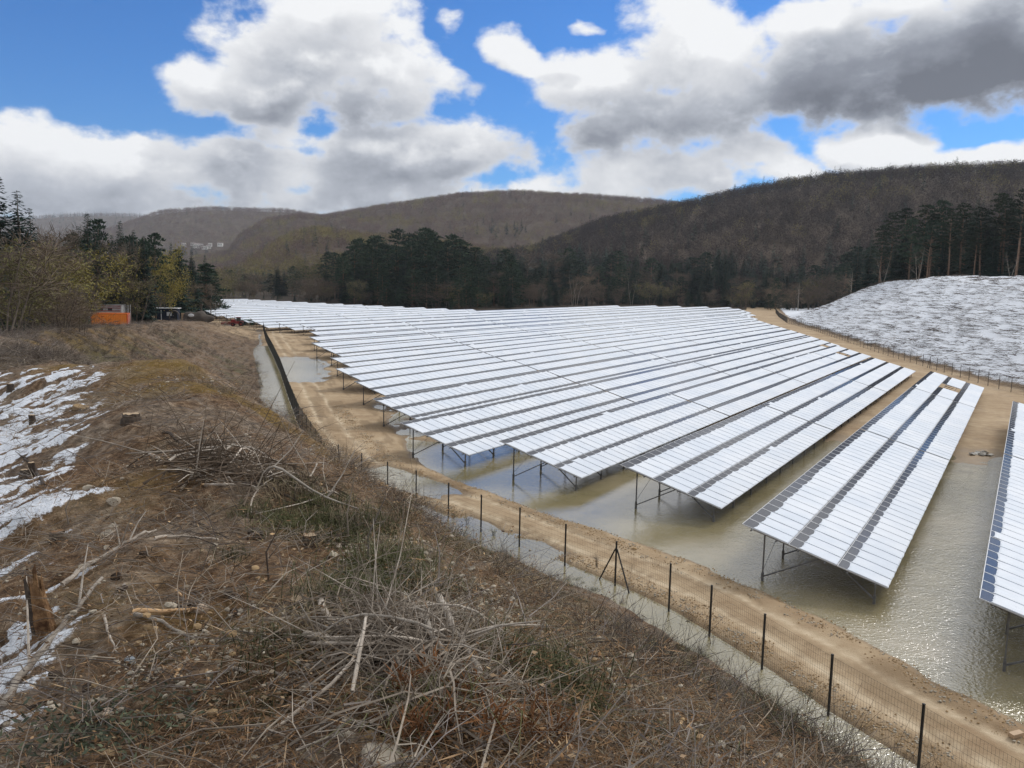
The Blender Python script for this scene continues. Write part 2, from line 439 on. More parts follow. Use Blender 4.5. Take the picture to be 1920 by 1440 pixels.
def terrain(x, y, full=False):
    x = np.asarray(x, float); y = np.asarray(y, float)
    d, s = along(FENCE_W, x, y)
    e, se = along(FENCE_E, x, y); e = -e
    n1 = fbm(x / 2.3, y / 2.3, 3); n2 = fbm(x / .5, y / .5, 9, 3); n3 = fbm(x / 6.5, y / 6.5, 21); n4 = fbm(x / .16, y / .16, 31, 2)
    # berm on the west side
    Hr = np.interp(s, [0, 28, 45, 70, 90, 110, 150, 180, 206, 230], [11.6, 11.3, 10.55, 8.9, 8.1, 7.3, 5.3, 4.0, 2.6, 2.0])
    Wd = np.interp(s, [0, 30, 65, 100, 206], [16.8, 17.2, 20.0, 18.0, 13.0])
    toe = 1.3 + np.interp(s, [25, 42, 52, 60, 80, 160, 170], [-.5, -.4, 0, 0, 0.9, 0.9, -0.6]) + (n1 - .5) * 1.2
    u = (d - toe) / (Wd - toe)
    pw = np.interp(s, [18, 27, 38, 50, 62, 150, 190], [1.0, 1.36, 1.42, 1.27, 1.42, 1.42, 1.2])
    zE = Hr * np.sign(u) * np.abs(u) ** pw
    zW = Hr - 0.40 * (d - Wd)
    zb = smin(zE, zW, 0.75)
    zfl = np.interp(s, [95, 125, 160, 200, 240], [1.7, 3.1, 3.0, 2.5, 1.9]) * sst(d, 4, 16)
    zb = np.where(d > Wd, np.maximum(zb, zfl + 0.25 * (n3 - .5)), zb)
    berm = sst(u, 0.0, 0.12)
    relief = (n1 - .5) * 0.55 + (n2 - .5) * 0.17 + (n4 - .5) * 0.045 + (n3 - .5) * 0.35 * sst(s, 55, 80)
    near = 1 - sst(np.hypot(x, y), 1.0, 3.0)
    zb = zb + berm * relief * (1 - 0.7 * near)
    # ditch at the foot of the berm
    ditch = sst(d, -0.45, 0.0) * (1 - sst(d - toe, -0.5, 0.15)) * (1 - sst(s, 160, 172))
    # field
    qx, qy = x - X0, y - Y0
    l = qx * DRX + qy * DRY; t = 1 - (qx * CRX + qy * CRY) / ROWP
    lf = np.interp(t, [-1, 2, 3.5, 5, 7], [38, 36, 30, 28, 30])
    a = (1 - sst(l + (n3 - .5) * 9, lf - 7, lf + 5)) * (1 - 0.55 * sst(t, 3.6, 5.0) - 0.38 * sst(t, 7.0, 8.5))
    ripple = fbm(l / 5.0, t * 4.0, 41, 4)
    zf = 0.10 - 0.215 * a + (n1 - .5) * 0.10 + (ripple - .5) * (0.25 + .18 * sst(t, 2.2, 3.4)) * sst(a, .05, .3) * (1 - .55 * (1 - sst(t, 2.0, 4.0))) + (n2 - .5) * .03
    wid = np.interp(s, [60, 80, 140, 200], [4.3, 6.5, 9, 12])
    trk = 0.15 + (n1 - .5) * 0.10 + (n2 - .5) * .03 - 0.05 * (np.exp(-((d + 1.75) / .3) ** 2) + np.exp(-((d + 3.35) / .3) ** 2))
    k = sst(-d + (n1 - .5) * 1.1, wid - 0.1, wid + 1.3)
    zf = trk * (1 - k) + zf * k
    pud = (sst(s, 112, 118) * (1 - sst(s, 138, 150)) * (1 - sst(-d + (n1 - .5) * 4, 4.0 + 1.5 * sst(s, 120, 135), 6.5 + 1.5 * sst(s, 120, 135))) * (d < 1))
    zf = zf - 0.34 * pud
    p2 = sst(s, 45, 50) * (1 - sst(s, 53, 57)) * (1 - sst(-d + (n1 - .5) * 1.6, 0.9, 1.9))
    p3 = sst(s, 57, 61) * (1 - sst(s, 66, 70)) * (1 - sst(np.abs(d + 2.6 + (n1 - .5) * 1.2), 0.9, 2.0)) * .85
    zf = zf - 0.30 * np.maximum(p2, p3)
    z = np.where(u > 0, np.maximum(zb, 0), zf)
    inb = (1 - sst(d, toe - 0.7, toe + 0.1))
    z = np.where(u > 0, zb - 0.05, zf * inb + (1 - inb) * -0.02)
    z = z * (1 - ditch) + ditch * -0.16
    # spoil mound on the east side
    yb = np.interp(se, np.concatenate([[0], np.cumsum(np.hypot(*np.diff(FENCE_E, axis=0).T))]), FENCE_E[:, 1])
    He = np.interp(yb, [20, 60, 170, 254, 285, 305, 325, 345, 380], [14, 14, 14.6, 15.2, 12.6, 8.6, 4.6, 2.0, 1.0])
    We = np.interp(yb, [60, 170, 250, 300, 330], [31, 31, 30, 22, 14])
    ue = (e - 2.6 - (n3 - .5) * 2) / We
    m = smin(He * ue * 1.02 + 0.0, He + (fbm(yb / 14, x * 0 + 3.3, 77, 3) - .5) * 2.2 + (n3 - .5) * .6, 0.6)
    mound = sst(e, 1.5, 4.0)
    zm = np.maximum(m, 0.12) + (n1 - .5) * 0.5 + (n3 - .5) * .5
    z = z * (1 - mound) + zm * mound
    # the plain runs on under the woods
    rr = np.hypot(x, y)
    if not full: return z
    return z, dict(d=d, s=s, u=u, e=e, ue=ue, n1=n1, n2=n2, n3=n3, n4=n4, l=l, t=t, mound=mound, Wd=Wd, toe=toe, berm=berm, ditch=ditch, k=k, wid=wid, rr=rr, He=He)


def ground_at(px, py):
    """where the line of sight through a point of the photograph meets the ground"""
    r = pray(px, py); r = r / np.linalg.norm(r)
    T = np.concatenate([np.arange(1.0, 30, 0.02), np.geomspace(30, 500, 3000)])
    P = np.array([0, 0, EYE]) + r * T[:, None]
    below = P[:, 2] < terrain(P[:, 0], P[:, 1])
    i = int(np.argmax(below)) if below.any() else len(T) - 1
    return P[i]


# ------------------------------------------------------------------ the ground sheet
def make_ground():
    az = np.concatenate([np.arange(-180, -42, 4.0), np.arange(-42, 42, 0.105), np.arange(42, 180.1, 4.0)])
    rad = np.concatenate([np.linspace(0.4, 1.2, 5)[:-1], np.geomspace(1.2, 760, 600)])
    A, Q = np.meshgrid(np.radians(az), rad)
    x, y = (np.sin(A) * Q).ravel(), (np.cos(A) * Q).ravel()
    z, g = terrain(x, y, True)
    na, nr = len(az), len(rad)
    i = np.arange(nr - 1)[:, None] * na; j = np.arange(na - 1)[None]
    F = np.stack([i + j, i + j + 1, i + na + j + 1, i + na + j], -1).reshape(-1, 4)
    b = MB(); b.add(np.stack([x, y, z], 1), F[:, ::-1])
    me = b.mesh('ground', M_GROUND, smooth=True)
    d, s, u, e = g['d'], g['s'], g['u'], g['e']
    edge = (fbm(x / 1.1, y / 1.1, 5) - .5) * 1.6
    sand = 1 - sst(d - g['toe'] + edge, -0.7, 0.5)
    sand = np.maximum(sand, 0.75 * sst(s + (g['n3'] - .5) * 40, 150, 195) * (d < 14) * (1 - .5 * sst(d, 3, 14)))
    sand = np.maximum(sand, sst(s, 200, 225))
    west_far = sst(d, 26, 34) * (1 - sst(s, 175, 200))
    sand = sand * (1 - west_far)
    ve = e + (g['n1'] - .5) * 2.5
    sand = np.where(e > 0.5, sand * (1 - 0.55 * sst(ve, 0.5, 2.5)) * (1 - sst(ve, 3.0, 5.5)), sand)
    far = sst(g['t'], 30.5, 32) + sst(g['rr'], 470, 520) + sst(g['l'] - np.interp(g['t'], np.arange(30), ROW_END), 5, 9) * (e < -13) * sst(g['t'], 4, 9)
    sand = np.clip(sand * (1 - np.clip(far, 0, 1)), 0, 1)
    # snow: thin streaks on the shaded west side of the berm, a broken sheet on the spoil mound
    c1, s1 = math.cos(R(33)), math.sin(R(33))
    ax, ay = x * c1 + y * s1, -x * s1 + y * c1
    st = fbm(ax / 1.0, ay / .26, 51, 6, .70)
    v = d - g['Wd']
    sn = sst(st + 0.16 * (sst(v, 0.4, 3.0) - 0.55) - 0.25 * (1 - sst(v, -0.3, 1.0)), 0.49, 0.66) * sst(v + (g['n1'] - .5) * 1.2, np.interp(s, [18, 23], [.80, .95]), np.interp(s, [18, 23], [1.5, 1.9])) * (1 - sst(s, 92, 112)) * (1 - sst(v, 9, 14))
    sm = g['mound'] * (0.76 - 0.82 * (1 - sst(ve, 2.0, 4.4)) + .25 * (fbm(x / 7, y / 7, 61, 4) - .5) * 2)
    sn = np.where(e > 2, np.clip(sm, 0, 1), sn)
    moss = sst(fbm(x / 2.6, y / 2.6, 71, 4), .47, .60) * sst(g['Wd'] - d, -2.5, 0.0) * (1 - sst(g['Wd'] - d, 3.0, 6.0)) * (1 - sst(s, 95, 120))
    green = sst(fbm(x / 3.1, y / 3.1, 81, 4), .44, .60) * sst(u, .05, .2) * sst(g['Wd'] - d, 1.0, 4.0) * (1 - sst(s, 120, 160)) * (d > 0)
    rut = (np.exp(-((d + 1.75 + (g['n3'] - .5) * .5) / .22) ** 2) + np.exp(-((d + 3.35 + (g['n3'] - .5) * .5) / .2) ** 2)) * (s < 250)
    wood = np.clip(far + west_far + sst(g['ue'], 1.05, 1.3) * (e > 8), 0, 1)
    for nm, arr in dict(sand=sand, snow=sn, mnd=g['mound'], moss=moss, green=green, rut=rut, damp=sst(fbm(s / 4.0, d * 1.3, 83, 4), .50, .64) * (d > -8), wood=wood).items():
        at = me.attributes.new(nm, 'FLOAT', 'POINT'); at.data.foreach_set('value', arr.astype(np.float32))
    co = np.stack([x, y, z + sn * np.where(e > 0, 0.05, 0.035)], 1)
    me.vertices.foreach_set('co', co.astype(np.float32).ravel()); me.update()
    return tag(link('ground', me), 'earth berm, sandy flooded field and snowy spoil mound in one ground sheet', None, None, 'structure')


def ground_material():
    m, B, p = new_mat('ground'); t = m.node_tree
    geo = t.nodes.new('ShaderNodeNewGeometry'); P = geo.outputs['Position']

    def at(n):
        a = t.nodes.new('ShaderNodeAttribute'); a.attribute_name = n
        return a.outputs['Fac']
    fine = B.noise(P, 9.0, 6.0, 0.7); mid = B.noise(P, 1.1, 5.0, 0.6); big = B.noise(P, 0.16, 4.0, 0.55); micro = B.noise(P, 46.0, 3.0, 0.6)
    soil = B.ramp(fine, [(0.32, (0.034, 0.019, 0.010)), (0.48, (0.115, 0.068, 0.037)), (0.60, (0.22, 0.145, 0.086)), (0.74, (0.43, 0.325, 0.215))])
    grey = B.ramp(fine, [(0.30, (0.060, 0.044, 0.032)), (0.50, (0.170, 0.128, 0.092)), (0.70, (0.36, 0.29, 0.22))])
    soil = B.mix(B.ss(mid, .42, .62), soil, grey)
    soil = B.mix(B.mul(at('moss'), B.ss(micro, .35, .65, .3, .95)), soil, (0.175, 0.112, 0.014))
    soil = B.mix(B.mul(at('green'), B.ss(micro, .35, .6, .3, .85)), soil, (0.075, 0.078, 0.034))
    sand = B.ramp(B.m('ADD', B.mul(big, .55), B.mul(mid, .45)), [(0.36, (0.30, 0.208, 0.124)), (0.50, (0.40, 0.296, 0.186)), (0.64, (0.50, 0.388, 0.258))])
    vor = t.nodes.new('ShaderNodeTexVoronoi'); vor.inputs['Scale'].default_value = 13.0; t.links.new(P, vor.inputs['Vector'])
    sand = B.mix(B.mul(B.ss(vor.outputs['Distance'], .28, .1), B.ss(mid, .45, .65, 0, .55)), sand, (0.56, 0.46, 0.32))
    sand = B.mix(B.ss(micro, .35, .7, 0, .35), sand, (0.26, 0.175, 0.098))
    sand = B.mix(B.mul(at('rut'), B.ss(mid, .3, .65, .25, .95)), sand, (0.60, 0.49, 0.345))
    sand = B.mix(B.mul(at('damp'), .55), sand, (0.20, 0.138, 0.078))
    sz = t.nodes.new('ShaderNodeSeparateXYZ'); t.links.new(P, sz.inputs[0])
    wet = B.ss(B.add(sz.outputs[2], B.mul(B.sub(mid, .5), .09)), .025, .10, 1.0, 0.0)
    sand = B.mix(B.mul(wet, .55), sand, (0.19, 0.128, 0.068))
    col = B.mix(B.ss(B.add(at('sand'), B.mul(B.sub(fine, .5), .9)), .3, .7), soil, sand)
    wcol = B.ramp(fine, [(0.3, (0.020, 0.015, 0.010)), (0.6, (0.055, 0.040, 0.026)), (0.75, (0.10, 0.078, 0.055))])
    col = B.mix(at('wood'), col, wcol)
    streak = B.noise(B.vm('MULTIPLY', B.vm('ADD', P, B.vm('MULTIPLY', B.noise(P, .25, 2, .5, col=True), (3.0, 3.0, 0.0))), (1.5, 3.4, 2.2)), 1.0, 7.0, .74)
    gr = B.add(B.mul(B.sub(B.add(B.mul(fine, .7), B.mul(micro, .3)), .5), B.m('MULTIPLY_ADD', at('mnd'), -1.5, 2.1)), B.mul(B.mul(B.sub(streak, .5), 1.7), at('mnd')))
    snf = B.ss(B.add(at('snow'), gr), .36, .62)
    snowc = B.mix(B.ss(micro, .3, .7), (0.64, 0.68, 0.75), (0.76, 0.785, 0.83))
    col = B.mix(snf, col, snowc)
    t.links.new(col, p.inputs['Base Color'])
    p.inputs['Specular IOR Level'].default_value = 0.2
    t.links.new(B.m('SUBTRACT', 0.92, B.mul(B.mul(wet, at('sand')), .45)), p.inputs['Roughness'])
    bn = t.nodes.new('ShaderNodeBump'); bn.inputs['Strength'].default_value = 0.85; bn.inputs['Distance'].default_value = 0.05
    t.links.new(B.add(B.mul(fine, 1.0), B.mul(micro, .35)), bn.inputs['Height']); t.links.new(bn.outputs[0], p.inputs['Normal'])
    return m


def water_material():
    m, B, p = new_mat('muddy_water'); t = m.node_tree
    geo = t.nodes.new('ShaderNodeNewGeometry'); P = geo.outputs['Position']
    big = B.noise(P, .11, 3.0, .5); mid = B.noise(P, .7, 4, .6)
    col = B.ramp(B.add(B.mul(big, .7), B.mul(mid, .3)), [(.36, (0.195, 0.166, 0.082)), (.5, (0.255, 0.216, 0.116)), (.66, (0.34, 0.285, 0.17))])
    t.links.new(col, p.inputs['Base Color'])
    p.inputs['Roughness'].default_value = 0.04
    p.inputs['IOR'].default_value = 2.3
    p.inputs['Specular IOR Level'].default_value = 0.62
    st = B.vm('MULTIPLY', P, (1.0, 1.0, 1.0))
    w1 = B.noise(st, 8.0, 3.0, .55); w2 = B.noise(st, 1.7, 2.0, .5)
    sx = t.nodes.new('ShaderNodeSeparateXYZ'); t.links.new(P, sx.inputs[0])
    calm = B.ss(B.add(B.add(B.mul(sx.outputs[0], .05), B.mul(sx.outputs[1], -.022)), B.mul(B.noise(P, .10, 2, .5), 1.2)), -.25, .75, .16, 1.0)
    bn = t.nodes.new('ShaderNodeBump'); bn.inputs['Distance'].default_value = 0.065
    t.links.new(B.mul(calm, .62), bn.inputs['Strength'])
    t.links.new(B.add(w1, B.mul(w2, .8)), bn.inputs['Height']); t.links.new(bn.outputs[0], p.inputs['Normal'])
    return m


M_GROUND = ground_material()
M_WATER = water_material()
GROUND = make_ground()


def make_water():
    """one level sheet; it shows wherever the ground dips below it"""
    b = MB()
    b.add([(-62, -6, 0), (78, -6, 0), (78, 172, 0), (-62, 172, 0)], [(0, 1, 2, 3)])
    return tag(b.build('water', M_WATER), 'shallow muddy flood water under the nearest solar tables and along the fence', None, None, 'structure')


WATER = make_water()
# ------------------------------------------------------------------ hills
M_HILL = mat('leaf_litter_slope', (0.062, 0.046, 0.034), (0.105, 0.080, 0.060), .05, .95, coord='Object', spec=.1)


def interp_el(prof, a): return np.interp(a, [p[0] for p in prof], [p[1] for p in prof])


class Hill:
    def __init__(s, name, label, prof, D, Db, zb, a0, a1, tree, seed, lump=6.0, back=1.35):
        s.prof, s.D, s.Db, s.zb, s.tree, s.seed, s.lump, s.back = prof, D, Db, zb, tree, seed, lump, back
        az = np.arange(a0, a1 + .01, .25); u = np.concatenate([np.linspace(0, 1, 26), np.linspace(1.06, s.back, 8)])
        A, U = np.meshgrid(az, u)
        x, y, z = s.at(A.ravel(), U.ravel())
        na, nr = len(az), len(u)
        i = np.arange(nr - 1)[:, None] * na; j = np.arange(na - 1)[None]
        F = np.stack([i + j, i + na + j, i + na + j + 1, i + j + 1], -1).reshape(-1, 4)
        b = MB(); b.add(np.stack([x, y, z], 1), F[:, ::-1])
        tag(b.build(name, M_HILL, smooth=True), label, None, None, 'structure')
    def at(s, a, u):
        a = np.asarray(a, float); u = np.asarray(u, float)
        D = s.D(a) if callable(s.D) else s.D
        Db = s.Db(a) if callable(s.Db) else s.Db
        r = Db + (D - Db) * u
        zr = EYE + D * np.tan(np.radians(interp_el(s.prof, a))) - s.tree
        k = np.clip(u, 0, 1)
        prof = 0.35 * k + 0.65 * (k * k * (3 - 2 * k))
        x, y = np.sin(np.radians(a)) * r, np.cos(np.radians(a)) * r
        z = s.zb + (zr - s.zb) * prof - np.clip(u - 1, 0, 9) ** 1.3 * (zr - s.zb) * 1.2
        z = z + (fbm(x / 90, y / 90, s.seed, 4) - .5) * s.lump * 2 * np.clip(u * 3, 0, 1) * np.clip((1.02 - u) * 5, .15, 1)
        return x, y, z


H_RIGHT = Hill('wooded_hill', 'long dark wooded hill rising to the right behind the field',
               [(-6, 1.2), (1.25, 2.23), (4.09, 3.35), (5.85, 4.07), (11.4, 5.23), (14.76, 6.07), (17.7, 6.53), (19.9, 6.88), (24.5, 7.17), (30.6, 7.15), (48, 7.0)],
               920, 455, 0, -6, 48, 8, 101)
H_MID = Hill('wooded_hill', 'broad brown wooded hill in the middle of the skyline',
             [(-22, .6), (-18.65, 1.38), (-17.98, 2.41), (-16.3, 3.49), (-14.3, 3.87), (-12.95, 3.79), (-11.57, 4.08), (-9.49, 4.49), (-7.74, 4.83), (-4.2, 5.49), (-.27, 5.82), (4.74, 5.63), (8.28, 5.38), (11.4, 5.12), (15.2, 4.6), (22, 4)],
             1750, 950, 0, -22, 22, 8, 102, 10)
H_LEFT = Hill('wooded_hill', 'pale brown flat-topped wooded hill behind the white houses',
              [(-33, .8), (-27, 1.9), (-24.83, 2.8), (-22.7, 3.67), (-19.56, 4.05), (-17.3, 4.09), (-15, 4.08), (-12.9, 3.79), (-9.5, 3.0), (-5, 2.4)],
              2700, 1750, 20, -33, -5, 7, 103, 12)
H_FAR = Hill('wooded_hill', 'hazy blue ridge at the far left of the skyline',
             [(-45, 2.6), (-34, 2.7), (-29.65, 2.94), (-27.1, 3.22), (-24.2, 3.34), (-21, 3.1), (-17, 2.0)], 4600, 3400, 60, -45, -17, 5, 104, 14)
H_FOOT = Hill('wooded_hill', 'low sunlit yellowish spur in front of the middle hill',
              [(-21, -.6), (-18.35, .37), (-16.3, 1.79), (-14.83, 2.62), (-13.3, 3.09), (-11.6, 2.9), (-9.5, 2.65), (-6.7, 2.66), (-4.2, 2.4), (0, 1.8), (3, 1.2)],
              1020, 560, 0, -21, 3, 7, 105, 5)
H_WEST = Hill('wooded_hill', 'wooded rise behind the trees at the left edge',
              [(-75, 3.0), (-45, 2.6), (-34, 1.9), (-29, 1.2), (-25, .6), (-20, .1)], 620, 330, 1.5, -75, -20, 5, 106, 4)

# ------------------------------------------------------------------ foliage materials and tree shapes
def foliage(name, c1, c2, c3, scale=.6, snow=0.0, vary=.25):
    m, B, p = new_mat(name); t = m.node_tree
    geo = t.nodes.new('ShaderNodeNewGeometry')
    oi = t.nodes.new('ShaderNodeObjectInfo')
    tcn = t.nodes.new('ShaderNodeTexCoord')
    f = B.noise(tcn.outputs['Object'], scale, 3, .6)
    col = B.ramp(f, [(.3, c1), (.5, c2), (.72, c3)])
    col = B.mix(1.0, col, B.ramp(oi.outputs['Random'], [(0, (1 - vary, 1 - vary, 1 - vary * .8)), (.5, (1, 1, 1)), (1, (1 + vary * 1.2, 1 + vary, 1 + vary * .5))]), 'MULTIPLY')
    if snow:
        fs = B.ss(B.noise(tcn.outputs['Object'], 1.6, 3, .7), .66, .76, 0, snow)
        col = B.mix(fs, col, (.62, .66, .70))
    t.links.new(col, p.inputs['Base Color'])
    p.inputs['Roughness'].default_value = .85; p.inputs['Specular IOR Level'].default_value = .12
    return m


M_BARK = mat('grey_bark', (0.075, 0.060, 0.048), (0.16, 0.135, 0.11), 3.0, .9, vary=.25)
M_PINEBARK = mat('pine_bark', (0.13, 0.075, 0.048), (0.21, 0.15, 0.11), 2.5, .9, vary=.25)
M_PALEBARK = mat('pale_bark', (0.36, 0.33, 0.29), (0.20, 0.17, 0.14), 3.0, .9, vary=.2)
M_TWIG = foliage('bare_twigs', (0.095, 0.072, 0.056), (0.150, 0.116, 0.090), (0.21, 0.168, 0.132), .4)
M_TWIGFAR = foliage('bare_crown', (0.110, 0.074, 0.066), (0.158, 0.108, 0.094), (0.21, 0.148, 0.128), .25, vary=.25)  # lightened, so the sun on the left and middle hills is in the colour
M_BUD = foliage('yellow_buds', (0.17, 0.145, 0.040), (0.28, 0.24, 0.066), (0.38, 0.33, 0.115), .8, vary=.15)
M_TWIGSHADE = foliage('shaded_bare_crown', (0.027, 0.021, 0.022), (0.043, 0.033, 0.033), (0.064, 0.049, 0.046), .25, vary=.3)  # cloud shadow over the right hill, put into the crown colour
M_BUDFAR = foliage('budding_crown', (0.13, 0.115, 0.044), (0.20, 0.17, 0.065), (0.28, 0.23, 0.10), .3)
M_OLIVE = foliage('olive_shoots', (0.095, 0.094, 0.036), (0.165, 0.158, 0.062), (0.25, 0.23, 0.10), .8)
M_SPRUCE = foliage('spruce_needles', (0.013, 0.028, 0.023), (0.024, 0.047, 0.038), (0.046, 0.074, 0.056), .7, .35)
M_PINE = foliage('pine_needles', (0.015, 0.031, 0.023), (0.031, 0.054, 0.037), (0.058, 0.086, 0.055), .6, .25)
M_PINEDARK = foliage('dark_pine_needles', (0.012, 0.021, 0.015), (0.022, 0.033, 0.022), (0.036, 0.050, 0.031), .6, .0)


def kites(b, C, D, N, L, Wd, mi=0):
    """leaf shaped quads: base C, direction D, face normal N, length L, width Wd (arrays)"""
    D = D / (np.linalg.norm(D, axis=1)[:, None] + 1e-9)
    S = np.cross(D, N); S = S / (np.linalg.norm(S, axis=1)[:, None] + 1e-9)
    L = np.asarray(L)[:, None]; Wd = np.asarray(Wd)[:, None]
    mid = C + D * L * .45
    V = np.stack([C, mid + S * Wd / 2, C + D * L, mid - S * Wd / 2], 1).reshape(-1, 3)
    n = len(C); i = np.arange(n)[:, None] * 4
    b.add(V, i + np.array([[0, 1, 2, 3]]), mi)


def unit(g, n):
    v = g.normal(size=(n, 3)); return v / np.linalg.norm(v, axis=1)[:, None]


def spruce_shape(seed, H=20.0, rad=3.0, step=.62, fine=1.0, low=.06):
    g = np.random.RandomState(seed)
    tr = MB(); tr.tube([(0, 0, -.6), (0, 0, H * .3), (g.uniform(-.1, .1), 0, H * .7), (0, 0, H * .985)], [H * .013, H * .010, H * .006, .02], 6)
    cr = MB(); C = []; D = []; N = []; L = []; Wd = []
    z = H * low
    while z < H * .985:
        f = z / H; r = rad * (1 - f) ** .82 * (0.75 + .40 * g.rand()) + .14
        if f < .15: r *= .75 + f * 1.6
        nb = max(5, int((9 if r > 1 else 6) * fine))
        a0 = g.rand() * 6.28
        for k in range(nb):
            if g.rand() < .08: continue
            a = a0 + k * 6.283 / nb + g.uniform(-.3, .3); rr = r * g.uniform(.65, 1.12)
            dirv = np.array((math.cos(a), math.sin(a), 0)); dr = -.30 + .42 * f + g.uniform(-.12, .12)
            ns = max(2, int(rr / .42 * fine))
            for q in range(ns):
                w = (q + .35) / ns
                p = dirv * rr * w + np.array((0, 0, z + dr * rr * w + .10 * rr * w * w + g.uniform(-.10, .10)))
                for sd in (-1, 1):
                    da = a + sd * g.uniform(.35, 1.0); l = (.26 + .34 * rr * (1.15 - w)) * g.uniform(.75, 1.25)
                    C.append(p); D.append((math.cos(da), math.sin(da), dr - g.uniform(.05, .5))); N.append((g.normal() * .35, g.normal() * .35, 1)); L.append(l); Wd.append(l * g.uniform(.36, .55))
            C.append(dirv * rr * .8 + np.array((0, 0, z + dr * rr * .8))); D.append((dirv[0], dirv[1], dr + .25)); N.append((0, 0, 1)); L.append(rr * .30 + .1); Wd.append(.07 + rr * .08)
        z += step * .78 * (1.15 - .55 * f) * g.uniform(.7, 1.3)
    kites(cr, np.array(C), np.array(D), np.array(N), L, Wd)
    return tr, cr


def pine_shape(seed, H=20.0, rad=3.2, bare=.45, nclump=20, leaf=.75, per=42, lean=0.0):
    g = np.random.RandomState(seed)
    lx = lean * H
    tr = MB(); tr.tube([(0, 0, -.6), (lx * .3 + g.uniform(-.15, .15), 0, H * .33), (lx * .7, g.uniform(-.2, .2), H * .68), (lx, 0, H * .95)], [H * .0125, H * .010, H * .0065, .04], 6)
    cr = MB(); C = []; D = []; N = []; L = []; Wd = []
    for k in range(nclump):
        f = bare + (1 - bare) * ((k + g.rand()) / nclump)
        r = rad * (math.sin(math.pi * min(1, (f - bare) / (1 - bare) * .75 + .25)) ** .7) * g.uniform(.35, 1.0)
        a = k * 2.4 + g.uniform(-.5, .5)
        c = np.array((math.cos(a) * r + lx * f, math.sin(a) * r, H * f + r * .12))
        tr.tube([(lx * f, 0, H * f - r * .25), c * np.array((.55, .55, 1)) + np.array((lx * f * .45, 0, -r * .05)), c], [H * .004 * (1.2 - f) + .03, .03, .015], 3)
        sz = rad * g.uniform(.28, .46) * (1.15 - .45 * f)
        u = unit(g, per); u[:, 2] = np.abs(u[:, 2]) * .8 - .18
        rr = g.uniform(.35, 1.0, (per, 1))
        C.append(c + u * rr * np.array((sz, sz, sz * .55))); D.append(u + np.array((0, 0, .35))); N.append(unit(g, per)); L.append(g.uniform(.6, 1.2, per) * leaf); Wd.append(g.uniform(.30, .5, per) * leaf)
    for k in range(7):
        f = g.uniform(.2, bare); a = g.rand() * 6.28; r = g.uniform(.8, 2.0)
        tr.tube([(lx * f, 0, H * f), (math.cos(a) * r + lx * f, math.sin(a) * r, H * f + r * g.uniform(-.15, .3))], [.05, .015], 3)
    kites(cr, np.concatenate(C), np.concatenate(D), np.concatenate(N), np.concatenate(L), np.concatenate(Wd))
    return tr, cr


def bare_shape(seed, H=13.0, spread=.33, twigs=520, leaves=0, tl=1.5, tw=.05, stems=1, limbs=9, leafsize=.35):
    g = np.random.RandomState(seed)
    tr = MB(); cr = MB(); ends = []
    for st in range(stems):
        a = st * 6.283 / stems + g.uniform(-.4, .4); b0 = np.array((math.cos(a), math.sin(a), 0)) * (.35 if stems > 1 else 0)
        out = (.22 if stems > 1 else .02) * H
        top = b0 + np.array((math.cos(a) * out, math.sin(a) * out, H * g.uniform(.72, .9)))
        P = [b0 + np.array((0, 0, -.5)), b0 + (top - b0) * .35 + np.array((g.uniform(-.3, .3), g.uniform(-.3, .3), H * .04)), b0 + (top - b0) * .7, top]
        r0 = H * (.014 if stems == 1 else .007)
        tr.tube(P, [r0, r0 * .7, r0 * .4, .02], 5)
        for k in range(max(3, limbs // stems)):
            f = g.uniform(.25, .95); base = P[0] + (top - P[0]) * f
            a2 = g.rand() * 6.283; ln = H * spread * g.uniform(.6, 1.15) * (1.15 - .6 * f)
            e = base + np.array((math.cos(a2) * ln, math.sin(a2) * ln, ln * g.uniform(.35, 1.1)))
            e[2] = min(e[2], H * .97)
            m = base + (e - base) * .5 + np.array((0, 0, -ln * .07))
            tr.tube([base, m, e], [r0 * .38, r0 * .22, .015], 3)
            for w in (0.45, .7, 1.0): ends.append((base + (e - base) * w, ln))
        ends.append((top, H * .15))
    E_ = np.array([e[0] for e in ends]); S_ = np.array([e[1] for e in ends])
    k = g.randint(0, len(E_), twigs)
    u = unit(g, twigs); u[:, 2] = u[:, 2] * .6 + .45
    c = E_[k] + u * (S_[k] * g.uniform(0, .35, twigs))[:, None]
    kites(cr, c, u + unit(g, twigs) * .4, unit(g, twigs), g.uniform(.5, 1.2, twigs) * tl, np.full(twigs, tw) * g.uniform(.6, 1.5, twigs))
    if leaves:
        k = g.randint(0, len(E_), leaves); u = unit(g, leaves)
        c = E_[k] + u * (S_[k] * g.uniform(.05, .55, leaves))[:, None]
        kites(cr, c, unit(g, leaves) + np.array((0, 0, .3)), unit(g, leaves), g.uniform(.6, 1.4, leaves) * leafsize, g.uniform(.35, .6, leaves) * leafsize, 1)
    return tr, cr


def far_bare(seed, H=9.5):
    g = np.random.RandomState(seed); b = MB()
    b.tube([(0, 0, -1), (g.uniform(-.4, .4), 0, H * .5)], [.13, .06], 3, cap=False)
    n = 120
    u = unit(g, n); rr = g.uniform(.2, 1, (n, 1)) ** .55
    c = np.array((0, 0, H * .50)) + u * rr * np.array((H * .40, H * .40, H * .46))
    kites(b, c, u + unit(g, n) * .9 + np.array((0, 0, .25)), unit(g, n), g.uniform(.7, 1.7, n), g.uniform(.12, .34, n))
    return b


